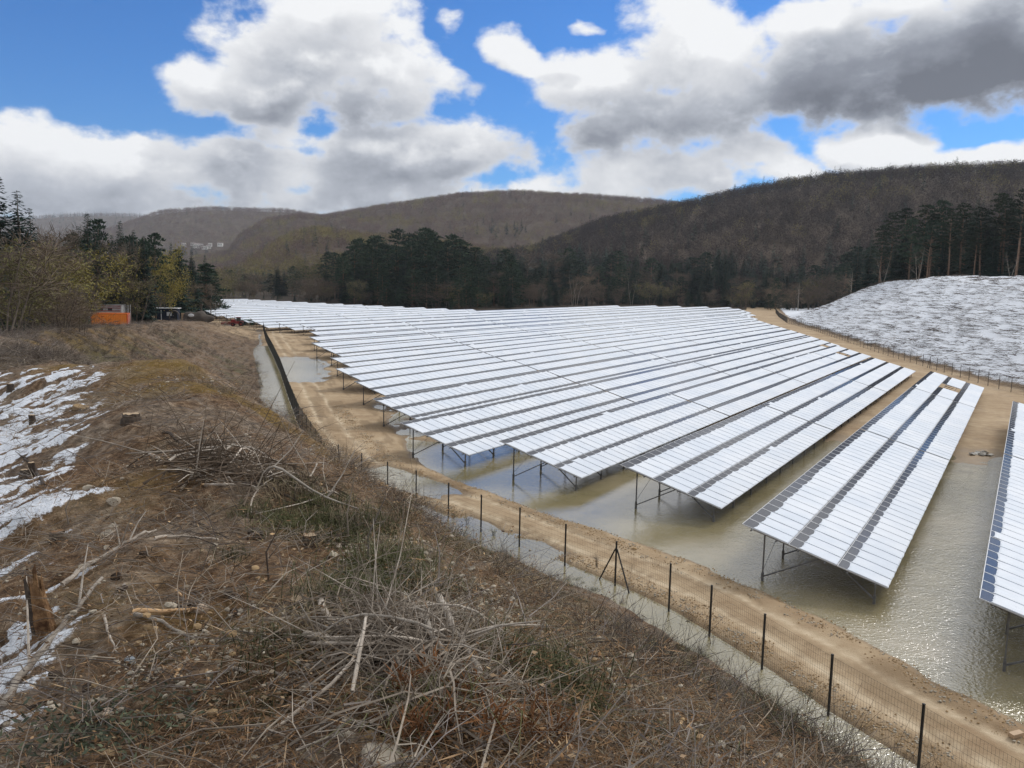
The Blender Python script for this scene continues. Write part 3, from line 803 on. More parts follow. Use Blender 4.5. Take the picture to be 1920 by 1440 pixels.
def far_conifer(seed, H=14.0, rad=2.9):
    g = np.random.RandomState(seed); b = MB()
    b.tube([(0, 0, -1), (0, 0, H * .5)], [.2, .1], 3, cap=False)
    C = []; D = []; L = []
    for z in np.arange(H * .08, H * .97, .9):
        r = rad * (1 - z / H) ** .9 + .15
        for k in range(6):
            a = g.rand() * 6.28; C.append((0, 0, z)); D.append((math.cos(a), math.sin(a), -.25 + g.uniform(-.15, .15))); L.append(r * g.uniform(.7, 1.15) + .25)
    C = np.array(C); L = np.array(L)
    kites(b, C, np.array(D), np.array((0, 0, 1.0)) + unit(g, len(C)) * .4, L, .35 + L * .38)
    return b


FAR_BARE = [far_bare(200 + i).mesh('far_bare_tree', M_TWIGFAR) for i in range(5)]
FAR_SHADED = [far_bare(200 + i).mesh('far_shaded_tree', M_TWIGSHADE) for i in range(5)]
FAR_BUD = [far_bare(210 + i).mesh('far_budding_tree', M_BUDFAR) for i in range(2)]
FAR_CON = [far_conifer(220 + i).mesh('far_conifer', M_SPRUCE) for i in range(3)]


def hill_forest(name, label, hill, a0, a1, u0, u1, n, seed, con, bud, size=1.0, dark=False):  # dark: use the crowns with cloud shadow painted in
    g = np.random.RandomState(seed)
    a = g.uniform(a0, a1, n * 2)
    D = hill.D; Db = hill.Db
    r = np.sqrt(g.uniform((Db + (D - Db) * u0) ** 2, (Db + (D - Db) * u1) ** 2, n * 2)); u = (r - Db) / (D - Db)
    a, u = a[:n], u[:n]
    m = n // 7; u[:m] = g.uniform(.95, 1.03, m)          # close the skyline
    x, y, z = hill.at(a, u)
    cl = fbm(x / 120, y / 120, seed, 3); cl2 = fbm(x / 60, y / 60, seed + 9, 3)
    q = g.rand(n)
    kind = np.where(q < con(u, cl), 2, np.where(g.rand(n) < bud(u, cl2), 1, 0))
    idx = np.where(kind == 0, g.randint(0, 5, n), np.where(kind == 1, 5 + g.randint(0, 2, n), 7 + g.randint(0, 3, n)))
    rot = np.stack([g.normal(0, .05, n), g.normal(0, .05, n), g.rand(n) * 6.28], 1)
    sc = (g.uniform(.7, 1.25, n) * size)
    scatter(name, np.stack([x, y, z], 1), rot, np.stack([sc * g.uniform(.85, 1.2, n), sc * g.uniform(.85, 1.2, n), sc], 1), idx, (FAR_SHADED if dark else FAR_BARE) + FAR_BUD + FAR_CON, label)


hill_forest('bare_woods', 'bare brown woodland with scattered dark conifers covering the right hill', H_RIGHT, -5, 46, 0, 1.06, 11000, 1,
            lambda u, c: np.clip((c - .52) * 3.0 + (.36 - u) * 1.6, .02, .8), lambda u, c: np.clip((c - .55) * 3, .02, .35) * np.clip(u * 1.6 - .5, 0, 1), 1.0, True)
hill_forest('bare_woods', 'bare brown woodland covering the middle hill', H_MID, -21, 19, 0, 1.05, 15000, 2,
            lambda u, c: np.clip((c - .58) * 3 + (.26 - u) * 1.5, .01, .7), lambda u, c: np.clip((c - .52) * 5, .02, .6), 1.05)
hill_forest('bare_woods', 'pale bare woodland covering the flat-topped left hill', H_LEFT, -32, -6, .05, 1.03, 6500, 3,
            lambda u, c: np.clip((c - .60) * 3 + (.20 - u) * 2, .005, .5), lambda u, c: np.clip((c - .6) * 3, .02, .3), 1.25)
hill_forest('bare_woods', 'distant bluish woodland on the far ridge', H_FAR, -40, -18, .2, 1.02, 3000, 4,
            lambda u, c: np.clip((c - .45) * 3, .1, .6), lambda u, c: 0 * u, 1.7)
hill_forest('budding_woods', 'yellowish budding woodland on the low sunlit spur', H_FOOT, -20.5, 2, 0, 1.04, 4200, 5,
            lambda u, c: np.clip((c - .50) * 2 + .12 + (.25 - u) * 1.2, .04, .7), lambda u, c: np.clip((c - .42) * 5, .25, .9), .95)
hill_forest('bare_woods', 'bare woodland on the rise behind the left-hand trees', H_WEST, -60, -21, 0, 1.02, 2600, 6,
            lambda u, c: np.clip((c - .45) * 3, .08, .6), lambda u, c: np.clip((c - .45) * 4, .1, .6), .9)
# ------------------------------------------------------------------ solar tables
M_ALU = mat('aluminium', (0.55, 0.565, 0.59), (0.47, 0.48, 0.50), 3, .5, metal=.2, spec=.5)
M_STEEL = mat('galvanised_steel', (0.115, 0.115, 0.118), (0.19, 0.19, 0.195), 5, .55, metal=.45, spec=.5)
M_RUST = mat('weathered_steel', (0.12, 0.085, 0.066), (0.19, 0.15, 0.125), 4, .7, metal=.25)
M_BACK = mat('module_back', (0.26, 0.25, 0.25), (0.22, 0.21, 0.21), 2, .6)


def glass_material():
    m, B, p = new_mat('module_glass'); t = m.node_tree
    tcn = t.nodes.new('ShaderNodeTexCoord'); o = tcn.outputs['Object']
    s = t.nodes.new('ShaderNodeSeparateXYZ'); t.links.new(o, s.inputs[0])
    fx = B.m('ABSOLUTE', B.sub(B.m('FRACT', B.mul(B.add(s.outputs[0], .5), 6.0)), .5))
    fy = B.m('ABSOLUTE', B.sub(B.m('FRACT', B.mul(B.add(s.outputs[1], 1.0), 6.0)), .5))
    line = B.m('MAXIMUM', B.ss(fx, .46, .49), B.ss(fy, .47, .495))
    bus = B.ss(B.m('ABSOLUTE', B.sub(B.m('FRACT', B.mul(B.add(s.outputs[0], .5), 18.0)), .5)), .40, .48, 0, .35)
    col = B.mix(B.m('MAXIMUM', B.mul(line, .55), bus), (0.026, 0.029, 0.042), (0.10, 0.105, 0.125))
    t.links.new(col, p.inputs['Base Color'])
    p.inputs['Roughness'].default_value = .10
    p.inputs['IOR'].default_value = 1.5; p.inputs['Specular IOR Level'].default_value = .36
    return m


def snow_material(name, wet=0.0):
    m, B, p = new_mat(name); t = m.node_tree
    geo = t.nodes.new('ShaderNodeNewGeometry'); P = geo.outputs['Position']
    a = B.noise(P, .35, 4, .6); f = B.noise(P, 14, 4, .65); big = B.noise(P, .09, 2, .5)
    col = B.mix(B.ss(a, .35, .65), (0.62, 0.67, 0.745), (0.70, 0.735, 0.79))
    thin = B.mul(B.ss(f, .60, .68), B.ss(B.noise(P, .55, 3, .6), .60, .72, 0, .55))
    col = B.mix(thin, col, (0.36, 0.39, 0.46))
    t.links.new(col, p.inputs['Base Color'])
    p.inputs['Roughness'].default_value = .75; p.inputs['Specular IOR Level'].default_value = .25
    bn = t.nodes.new('ShaderNodeBump'); bn.inputs['Strength'].default_value = .25; bn.inputs['Distance'].default_value = .02
    t.links.new(f, bn.inputs['Height']); t.links.new(bn.outputs[0], p.inputs['Normal'])
    return m


M_GLASS = glass_material()
M_SNOW = snow_material('module_snow')


def module_mesh():
    b = MB(); w, h, th, fr = .500, .995, .040, .022
    b.box((-w + fr / 2, 0, -th / 2), (fr, 2 * h, th), mi=1); b.box((w - fr / 2, 0, -th / 2), (fr, 2 * h, th), mi=1)
    b.box((0, -h + fr / 2, -th / 2), (2 * w - 2 * fr, fr, th), mi=1); b.box((0, h - fr / 2, -th / 2), (2 * w - 2 * fr, fr, th), mi=1)
    x, y = w - fr, h - fr
    b.add([(-x, -y, -.004), (x, -y, -.004), (x, y, -.004), (-x, y, -.004)], [(0, 1, 2, 3)], 0)
    b.add([(-x, -y, -.010), (x, -y, -.010), (x, y, -.010), (-x, y, -.010)], [(3, 2, 1, 0)], 2)
    return b.mesh('solar_module', [M_GLASS, M_ALU, M_BACK])


MODULE = module_mesh()
SLIPS = np.linspace(.0, .34, 18)


def snow_mesh(slip, seed):
    """snow sheet on one module, slid down by a fraction of its length, with a scalloped upper edge"""
    g = np.random.RandomState(seed); n = 9
    xs = np.linspace(-.466, .466, n)
    bow = g.uniform(.05, .10); sk = g.uniform(-.035, .035)
    yt = .975 - 2 * slip - bow * (1 - np.abs(xs / .466) ** g.uniform(2.5, 5)) + sk * xs / .466 + g.normal(0, .008, n)
    if slip < .02: yt = np.full(n, .985)
    yl = -.985 + g.normal(0, .012, n) - .01
    rows = [(yl, .002), (yl + .03, .030), (yl * .5 + yt * .5, .034), (yt - .06, .030), (yt, .004)]
    V = np.concatenate([np.stack([xs * (1.0 if k not in (1, 2, 3) else .985), y, np.full(n, z) + (g.normal(0, .004, n) if k in (1, 2, 3) else 0)], 1) for k, (y, z) in enumerate(rows)])
    i = np.arange(4)[:, None] * n; j = np.arange(n - 1)[None]
    F = np.stack([i + j, i + j + 1, i + n + j + 1, i + n + j], -1).reshape(-1, 4)
    b = MB(); b.add(V, F)
    for sx, k in ((-1, 0), (1, n - 1)):
        e = np.arange(5) * n + k
        b.f.append((np.array([e if sx > 0 else e[::-1]]), 0))
    return b.mesh('snow_sheet', M_SNOW, smooth=False)


SNOWS = [[snow_mesh(s, 900 + 10 * i + k) for k in range(3)] for i, s in enumerate(SLIPS)]

POST_SP, POST0 = 3.17, .35
YR, YF = -.4655 * TIER * math.cos(TILT), -2.7363 * TIER * math.cos(TILT)


def under(y): return ZHI + y * math.tan(TILT) - .06          # underside of the modules at local y


def post_meshes():
    r = MB(); zt = under(YR) - .10
    r.beam((0, 0, -.5), (0, 0, zt), .075, .05); r.box((0, 0, .16), (.11, .09, .45))
    f = MB(); zf = under(YF) - .10
    f.beam((0, 0, -.5), (0, 0, zf), .075, .05); f.box((0, 0, .16), (.11, .09, .40))
    br = MB(); ym = -1.62 * TIER * math.cos(TILT); br.beam((0, YR, .20), (0, ym, under(ym) - .12), .055)
    kn = MB(); yk = -2.12 * TIER * math.cos(TILT); kn.beam((0, YF, .18), (0, yk, under(yk) - .12), .055)
    rf = MB(); y0, y1 = -.18 * TIER, -2.9 * TIER; rf.beam((0, y0 * math.cos(TILT), under(y0 * math.cos(TILT)) - .08), (0, y1 * math.cos(TILT), under(y1 * math.cos(TILT)) - .08), .06, .09)
    return {k: b.mesh(k, M_STEEL) for k, b in dict(rear_post=r, front_post=f, long_brace=br, knee_brace=kn, rafter=rf).items()}


PM = post_meshes()
PURLIN_Y = [-(k + q) * TIER * math.cos(TILT) for k in range(3) for q in (.22, .76)]


def slip_at(row, l, tier):
    s = .125 + .10 * float(vnoise(l / 22.0 + tier * 5.3, row * 3.7 + tier, 5)) + .022 * float(vnoise(l / 2.2, row * 9.1 + tier * 2.2, 6))
    r = _hash(np.array(int(l * 50) + 7), np.array(row * 31 + tier), 77)
    if row == 0: s += .02
    if r < .014: s *= .3
    elif r < .024: s += .05
    return min(max(s, 0.0), .5)


HOLES = {(1, 1): (66.2, 69.6), (3, 1): (104.6, 107.6), (4, 2): (127.8, 130.6)}


def is_hole(row, tier, l):
    h = HOLES.get((row, tier))
    return bool(h) and h[0] < l < h[1]


ORD = ['', 'first', 'second', 'third', 'fourth', 'fifth', 'sixth', 'seventh', 'eighth', 'ninth', 'tenth', 'eleventh', 'twelfth', 'thirteenth', 'fourteenth', 'fifteenth',
       'sixteenth', 'seventeenth', 'eighteenth', 'nineteenth', 'twentieth', 'twenty-first', 'twenty-second', 'twenty-third', 'twenty-fourth', 'twenty-fifth', 'twenty-sixth',
       'twenty-seventh', 'twenty-eighth', 'twenty-ninth', 'thirtieth']
TROT = math.pi / 2 - ROW_AZ
NEAR_LIMIT = 88.0


def solar_table(row, num, last, la, nm):
    bx = X0 + DRX * la - CRX * ROWP * (row - 1); by = Y0 + DRY * la - CRY * ROWP * (row - 1)
    root = empty('solar_table', (bx, by, 0), TROT)
    place = 'only table' if (num == 1 and last) else ('nearest table' if num == 1 else ('far end table' if last else ORD[num] + ' table'))
    hole = any(is_hole(row, k, la + .51 + 1.02 * i) for k in range(3) for i in range(nm))
    lab = ('snow-covered solar table with a gap of missing modules, ' if hole else 'snow-covered solar table, ') + \
        (f'{place} of the {ORD[row + 1]} row counting from the nearest row' if not hole else f'in the {ORD[row + 1]} row from the nearest')
    tag(root, lab, 'solar table', 'solar tables in rows across the flooded field')
    length = nm * 1.02
    mid = (bx + DRX * length / 2, by + DRY * length / 2)
    dist = math.hypot(*mid)
    near = dist < NEAR_LIMIT
    ct, st = math.cos(TILT), math.sin(TILT)
    far_m, far_s = MB(), MB()
    for k in range(3):
        sc = (k + .5) * TIER; y, z = -sc * ct, ZHI - sc * st
        for i in range(nm):
            l = la + .51 + 1.02 * i
            if is_hole(row, k, l): continue
            slip = slip_at(row, l, k)
            if near:
                mo = link('solar_module', MODULE, root, (.51 + 1.02 * i, y, z), (TILT, 0, 0))
                q = int(np.argmin(np.abs(SLIPS - slip)))
                link('snow_sheet', SNOWS[q][(i * 7 + k) % 3], mo)
            else:
                x0 = .51 + 1.02 * i
                def P(dy, dz): return (y + dy * ct - dz * st, z + dy * st + dz * ct)
                a, b_, c, d_ = P(-.995, 0), P(.995, 0), P(-.995, -.04), P(.995, -.04)
                V = [(x0 - .5, *a), (x0 + .5, *a), (x0 + .5, *b_), (x0 - .5, *b_), (x0 - .5, *c), (x0 + .5, *c), (x0 + .5, *d_), (x0 - .5, *d_)]
                far_m.add(V, [(0, 1, 2, 3)], 0).add(V, [(7, 6, 5, 4), (0, 4, 5, 1), (3, 2, 6, 7), (0, 3, 7, 4), (1, 5, 6, 2)], 1)
                yt = .975 - 2 * slip - .05
                a, b_, c, d_ = P(-.985, .03), P(yt, .03), P(-.985, .003), P(yt, .003)
                V = [(x0 - .478, *a), (x0 + .478, *a), (x0 + .478, *b_), (x0 - .478, *b_), (x0 - .478, *c), (x0 + .478, *c), (x0 + .478, *d_), (x0 - .478, *d_)]
                far_s.add(V, [(0, 1, 2, 3), (0, 4, 5, 1), (3, 2, 6, 7), (0, 3, 7, 4), (1, 5, 6, 2)])
    if not near:
        far_m.build('solar_modules', [M_FARGLASS, M_ALU], root)['kind'] = 'stuff'
        far_s.build('snow_sheets', M_SNOW, root)['kind'] = 'stuff'
    n = max(2, int((length - .5) / POST_SP) + 1)
    xs = [POST0 + i * (length - 2 * POST0) / (n - 1) for i in range(n)]
    if near or (num == 1 and dist < 170):
        for x in xs:
            link('rear_post', PM['rear_post'], root, (x, YR, 0)); link('front_post', PM['front_post'], root, (x, YF, 0))
            link('long_brace', PM['long_brace'], root, (x, 0, 0)); link('knee_brace', PM['knee_brace'], root, (x, 0, 0)); link('rafter', PM['rafter'], root, (x, 0, 0))
        for y in PURLIN_Y:
            pb = MB(); pb.beam((-.10, y, under(y) - .03), (length + .06, y, under(y) - .03), .05, .05); pb.build('purlin', M_STEEL, root)
        wb = MB()
        for a_ in range(0, n - 1, 3):
            wb.beam((xs[a_], YR, .45), (xs[a_ + 1], YR, under(YR) - .2), .014)
        wb.build('bracing_rod', M_STEEL, root)
    else:
        sb = MB()
        for x in xs:
            sb.beam((x, YR, -.3), (x, YR, under(YR) - .05), .075); sb.beam((x, YF, -.3), (x, YF, under(YF) - .05), .075)
            ym = -1.62 * TIER * ct; sb.beam((x, YR, .2), (x, ym, under(ym) - .08), .055)
        for y in PURLIN_Y: sb.beam((-.08, y, under(y) - .02), (length + .05, y, under(y) - .02), .05)
        sb.build('support_frame', M_RUST, root)


M_FARGLASS = mat('far_module_glass', (0.030, 0.033, 0.048), (0.036, 0.040, 0.056), 1, .12, spec=.6)
for row, (la, lb) in enumerate(zip(ROW_START, ROW_END)):
    plan = []; l = la; num = 0
    while lb - l > 2.5:
        nm = 28 + (num % 2)
        if lb - (l + nm * 1.02 + .3) < 4: nm = max(2, int(round((lb - l) / 1.02)))
        plan.append((l, nm)); l += nm * 1.02 + .30; num += 1
    for i, (l, nm) in enumerate(plan): solar_table(row, i + 1, i == len(plan) - 1, l, nm)

# ------------------------------------------------------------------ fences
M_FENCE = mat('dark_fence_coating', (0.012, 0.014, 0.015), (0.022, 0.022, 0.022), 6, .5, spec=.4)
M_WIRE = mat('fence_wire', (0.030, 0.033, 0.032), (0.05, 0.05, 0.048), 6, .5, spec=.4)
M_FENCEB = mat('brown_fence_post', (0.045, 0.034, 0.028), (0.075, 0.06, 0.05), 6, .6)


def post_mesh(mt):
    b = MB(); b.beam((0, 0, -.5), (0, 0, 1.86), .062, .048); b.box((0, 0, 1.868), (.072, .058, .016))
    return b.mesh('fence_post', mt)


POSTM = {M_FENCE: post_mesh(M_FENCE), M_FENCEB: post_mesh(M_FENCEB)}


def fence(label, line, posts, braced, mt, pitch=.10, wire=.0024, hz=10):
    root = empty('mesh_fence', (line[0][0], line[0][1], 0)); o = np.array([line[0][0], line[0][1], 0])
    tag(root, label, 'fence', 'wire mesh fences round the solar field')
    pz = np.maximum(terrain(posts[:, 0], posts[:, 1]), 0.03)
    for i, (q, z) in enumerate(zip(posts, pz)):
        j = min(max(i, 1), len(posts) - 1); tdir = posts[j] - posts[j - 1]; tdir = tdir / np.linalg.norm(tdir)
        po = link('fence_post', POSTM[mt], root, (q[0] - o[0], q[1] - o[1], z), (0, 0, math.atan2(tdir[1], tdir[0])))
        if i in braced:
            for sd in (-1, 1):
                bb = MB(); bb.beam((sd * .05, 0, 1.55), (sd * 1.0, .06, -.15), .045)
                bb.build('brace', mt, po)
    L, s = walk(line, pitch, 0, np.hypot(*np.diff(line, axis=0).T).sum())
    Lz = np.maximum(terrain(L[:, 0], L[:, 1]), 0.03)
    Lz = np.convolve(np.pad(Lz, 8, mode='edge'), np.ones(17) / 17, 'valid')
    b = MB(); n = len(L); w = wire
    c = np.stack([L[:, 0] - o[0], L[:, 1] - o[1]], 1)
    V = []
    for zz in (0.03, 1.80):
        for k in range(3):
            a = k * 2.094; V.append(np.column_stack([c[:, 0] + math.cos(a) * w, c[:, 1] + math.sin(a) * w, Lz + zz]))
    V = np.stack(V, 1)      # n,6,3
    i = np.arange(n)[:, None] * 6
    b.add(V.reshape(-1, 3), np.concatenate([i + np.array([[k, (k + 1) % 3, 3 + (k + 1) % 3, 3 + k]]) for k in range(3)]))
    st = max(1, int(1.5 / pitch)); idx = np.unique(np.concatenate([np.arange(0, n, st), [n - 1]]))
    for h in np.linspace(.04, 1.79, hz):
        P = np.column_stack([c[idx], Lz[idx] + h]); b.tube(P, w, 3, cap=False)
    b.build('wire_mesh', M_WIRE, root)['kind'] = 'stuff'
    return root


near_posts = np.concatenate([[(22, -6), (20.6, -3.2), (19.2, -.4), (17.9, 2.3), (16.6, 5.0), (15.4, 8.2), (14.4, 11.6), (13.3, 14.5), (12.05, 17.5)], FENCE_W[2:17]])
near_line = near_posts.copy()
fence('dark wire mesh fence along the foot of the berm beside the sandy track', near_line, near_posts, (14, 23), M_FENCE)
lw = np.concatenate([FENCE_W[16:23]])
lp, _ = walk(lw, 2.95, 2.95, 138)
fence('dark mesh fence standing in the ditch water along the receding track', lw, lp, (), M_FENCE, pitch=.10, wire=.0045)
bw = FENCE_W[22:26]
bp, _ = walk(bw, 4.2, 0, 62)
fence('thin post and wire fence on the sandy plain behind the berm', bw, bp, (), M_FENCEB, pitch=.25, wire=.003, hz=6)
ew = FENCE_E[1:11]
ep, _ = walk(ew, 3.12, 0, 305)
fence('long wire fence at the foot of the snowy spoil mound', ew, ep, (22, 40, 61), M_FENCEB, pitch=.12, wire=.0038)
# ------------------------------------------------------------------ trees as things
def shape(name, f, trunk_mat, crown_mats):
    t, c = f
    return dict(name=name, trunk=t.mesh('trunk', trunk_mat), crown=c.mesh('crown', crown_mats), H=0.0)


SH = dict(
    spruce=[(shape('spruce_tree', spruce_shape(300 + i, 20, 4.0 + .35 * i), M_BARK, M_SPRUCE), 20) for i in range(4)],
    pine=[(shape('pine_tree', pine_shape(310 + i, 20, 4.3, .26, 34, .80, 46, (-.02, .03, .0, .05)[i]), M_PINEBARK, M_PINE), 20) for i in range(4)],
    tallpine=[(shape('pine_tree', pine_shape(320 + i, 22, 3.6, .46, 30, .60, 56, (.0, .06, -.03, .02)[i]), M_PINEBARK, M_PINEDARK), 22) for i in range(4)],
    youngpine=[(shape('pine_tree', pine_shape(315 + i, 14, 4.0, .05, 40, .70, 46), M_PINEBARK, M_PINE), 14) for i in range(3)],
    bare=[(shape('bare_tree', bare_shape(330 + i, 13, .33, 1500, 0, 1.3, .040), M_BARK, [M_TWIG]), 13) for i in range(3)],
    palebare=[(shape('bare_tree', bare_shape(340 + i, 15, .22, 400, 0, 1.2, .03, 1 + i, 7), M_PALEBARK, [M_TWIG]), 15) for i in range(2)],
    shrub=[(shape('bare_shrub', bare_shape(350 + i, 5, .40, 1500, 0, .75, .022, 6, 24), M_BARK, [M_TWIG]), 5) for i in range(3)],
    olive=[(shape('budding_shrub', bare_shape(360 + i, 6, .36, 1100, 1700, .75, .022, 6, 24, .16), M_BARK, [M_TWIG, M_OLIVE]), 6) for i in range(3)],
    willow=[(shape('budding_willow', bare_shape(370 + i, 8, .36, 500, 3600, .9, .022, 4, 26, .21), M_BARK, [M_TWIG, M_BUD]), 8) for i in range(2)],
)


def tree_at(x, y, H, kind, label, group=None, width=1.0, sink=0.0, z=None, seed=None):
    lst = SH[kind]; q = rnd.randrange(len(lst)) if seed is None else seed % len(lst)
    sp, H0 = lst[q]; s = H / H0
    z = float(terrain(x, y)) if z is None else z
    if z is None: z = 0
    root = empty(sp['name'], (x, y, z - sink), rnd.random() * 6.28)
    cat = {'spruce_tree': 'tree', 'pine_tree': 'tree', 'bare_tree': 'tree', 'bare_shrub': 'shrub', 'budding_shrub': 'shrub', 'budding_willow': 'tree'}[sp['name']]
    tag(root, label, cat, group)
    w = s * width * rnd.uniform(.92, 1.08)
    link('trunk', sp['trunk'], root, scale=(w, w, s)); link('crown', sp['crown'], root, scale=(w, w, s))
    return root


def tree_px(px, ytop, D, kind, label, group=None, width=1.0, z=None, seed=None, hmin=2.0):
    """a tree that stands D metres ahead on the bearing of a column of the photograph, as tall as it looks"""
    r = pray(px, 520.0); k = D / r[1]; x, y = r[0] * k, D
    zb = float(terrain(x, y)) if z is None else z
    r2 = pray(px, ytop); zt = EYE + r2[2] / r2[1] * D
    return tree_at(x, y, max(hmin, zt - zb), kind, label, group, width, z=zb, seed=seed)


def wz(px, D):
    """ground level used under the western trees"""
    r = pray(px, 520.0); k = D / r[1]
    return float(terrain(r[0] * k, D))


# --- western trees, left of and behind the berm
def nth(k):
    if k < len(ORD): return ORD[k]
    tens = {3: 'thirt', 4: 'fort', 5: 'fift', 6: 'sixt', 7: 'sevent', 8: 'eight', 9: 'ninet'}
    return tens[k // 10] + ('ieth' if k % 10 == 0 else 'y-' + ORD[k % 10])


PENDING = []


def later(px, yt, D, kind, what, where, grp, wd):
    PENDING.append((px, yt, D, kind, what, where, grp, wd))


def plant_pending():
    """plant a mixed stand and name each tree by its order along it"""
    count = {}
    for px, yt, D, kind, what, where, grp, wd in sorted(PENDING):
        k = count[(what, where)] = count.get((what, where), 0) + 1
        tree_px(px, yt, D, kind, f'{what} {where}, {nth(k)} such from the left', grp, wd)
    PENDING.clear()


W_ = 'trees and bushes beyond the berm'
for px, yt, D, kind, lab, wd in [
    (-30, 318, 78, 'spruce', 'dark spruce half outside the frame above the brush', 1.1),
    (4, 326, 84, 'spruce', 'tallest dark spruce at the edge of the woods beside the brown brush', 1.15),
    (40, 352, 96, 'spruce', 'dark spruce just behind the tallest edge spruce', .95),
    (62, 386, 110, 'spruce', 'slim pointed spruce rising from olive bushes near the edge of the woods', .8),
    (-12, 420, 62, 'shrub', 'reddish bare bush under the tallest spruce', 1.3),
    (22, 452, 66, 'olive', 'grey-green bush at the foot of the tallest spruce', 1.3),
    (58, 452, 82, 'olive', 'olive bush between the slim spruce and the yellow willow', 1.25),
    (-60, 430, 70, 'olive', 'olive bush outside the frame beside the edge spruces', 1.3),
    (110, 395, 170, 'bare', 'pale feathery bare tree standing above the yellow willow', 1.0),
    (85, 450, 120, 'olive', 'tall olive bush behind the yellow willow', 1.4),
    (128, 462, 92, 'willow', 'rounded yellow-green budding willow above the orange container', 1.35),
    (150, 445, 146, 'olive', 'tall yellow-green shrub behind the rounded willow', 1.3),
    (205, 480, 154, 'olive', 'olive shrub leaning down towards the site trailer', 1.4),
    (168, 398, 158, 'spruce', 'broad dark spruce in the middle of the left-hand wood', 1.15),
    (190, 415, 164, 'pine', 'dark pine touching the broad spruce', .9),
    (228, 412, 168, 'spruce', 'narrow dark spruce right of the broad spruce', .85),
    (236, 425, 160, 'bare', 'bare twiggy tree below the narrow spruce', .8),
    (253, 428, 172, 'spruce', 'small pointed spruce behind the bare twiggy tree', .8),
    (272, 440, 158, 'spruce', 'dark spruce left of the flat-topped pine', .75),
    (290, 440, 176, 'pine', 'flat-topped pine above the dark cabin', .85),
    (292, 458, 182, 'willow', 'yellow-green budding tree above the dark cabin', .75),
    (310, 480, 178, 'willow', 'second yellow-green budding tree next to a dark spruce', .85),
    (322, 452, 192, 'spruce', 'dark spruce behind the budding trees', .7),
    (338, 470, 222, 'pine', 'small dark pine near the end of the left-hand wood', .8),
    (360, 470, 236, 'spruce', 'spruce with bluish needles at the end of the left-hand wood', 1.0),
    (385, 477, 262, 'spruce', 'small lone spruce below the white houses', .75),
    (376, 500, 240, 'bare', 'bare tree at the end of the left-hand wood', .9),
    (345, 508, 226, 'bare', 'bare tree standing behind the dark cabin', .9),
    (404, 498, 300, 'olive', 'broad olive tree right of the small lone spruce', 1.2),
    (250, 520, 152, 'olive', 'olive bush behind the orange container', 1.4),
    (225, 505, 152, 'olive', 'tall olive bush between the container and the spruces', 1.2),
    (272, 505, 192, 'bare', 'bare bush left of the dark cabin', 1.0),
]: tree_px(px, yt, D, kind, lab, W_, wd)
WHAT = {'shrub': 'bare brown bush', 'olive': 'olive budding bush', 'bare': 'bare brown tree', 'spruce': 'dark spruce', 'pine': 'dark green pine', 'tallpine': 'tall dark pine', 'youngpine': 'bushy green pine'}
g_ = random.Random(21)
for i in range(30):
    px = g_.uniform(-70, 150); D = g_.uniform(66, 118)
    k_ = g_.choice(['shrub', 'shrub', 'olive', 'bare']); later(px, g_.uniform(528, 572), D, k_, WHAT[k_], 'in the thicket behind the berm', 'thicket behind the berm', g_.uniform(1.1, 1.6))
for i in range(22):
    px = g_.uniform(180, 400); D = g_.uniform(195, 270)
    k_ = g_.choice(['bare', 'olive', 'bare', 'shrub']); later(px, g_.uniform(505, 545), D, k_, WHAT[k_], 'in the thicket behind the cabin', 'thicket behind the cabin', g_.uniform(1.0, 1.4))

for i in range(26):
    px = g_.uniform(140, 405); D = g_.uniform(205, 262)
    k_ = g_.choice(['spruce', 'spruce', 'spruce', 'youngpine']); later(px, float(np.interp(px, [140, 200, 260, 320, 405], [425, 425, 445, 470, 500])) + g_.uniform(-4, 38), D, k_, WHAT[k_], 'at the back of the left-hand wood', W_, g_.uniform(1.0, 1.35))
plant_pending()
for px, yt, D, lab in [(212, 438, 152, 'dark spruce spire nearest above the pipe rack'), (246, 446, 158, 'dark spruce spire between container and cabin'), (268, 462, 160, 'lower dark spruce left of the cabin roof'), (338, 462, 186, 'dark spruce right behind the culvert pipe'), (182, 424, 150, 'tall dark spruce directly behind the orange container')]:
    tree_px(px, yt, D, 'spruce', lab, W_, .95)
# --- belt of conifers behind the field
BX = [300, 400, 520, 640, 760, 870, 940, 1000, 1170, 1300, 1440, 1520, 1600, 1700]
BD = [330, 428, 400, 355, 338, 322, 345, 372, 425, 432, 405, 400, 385, 360]
TX = [390, 420, 470, 540, 600, 640, 700, 760, 800, 850, 880, 910, 950, 1000, 1050, 1100, 1160, 1230, 1300, 1350, 1400, 1480, 1540, 1600, 1650]
TY = [508, 502, 506, 500, 482, 460, 446, 438, 430, 442, 462, 470, 458, 478, 466, 480, 472, 486, 474, 466, 484, 500, 488, 462, 440]


def belt(px, yt, f, kind, lab, grp, wd=1.0):
    D = float(np.interp(px, BX, BD)) * f
    tree_px(px, yt, D, kind, lab, grp, wd, z=0.0 if D < 480 else 0.0)


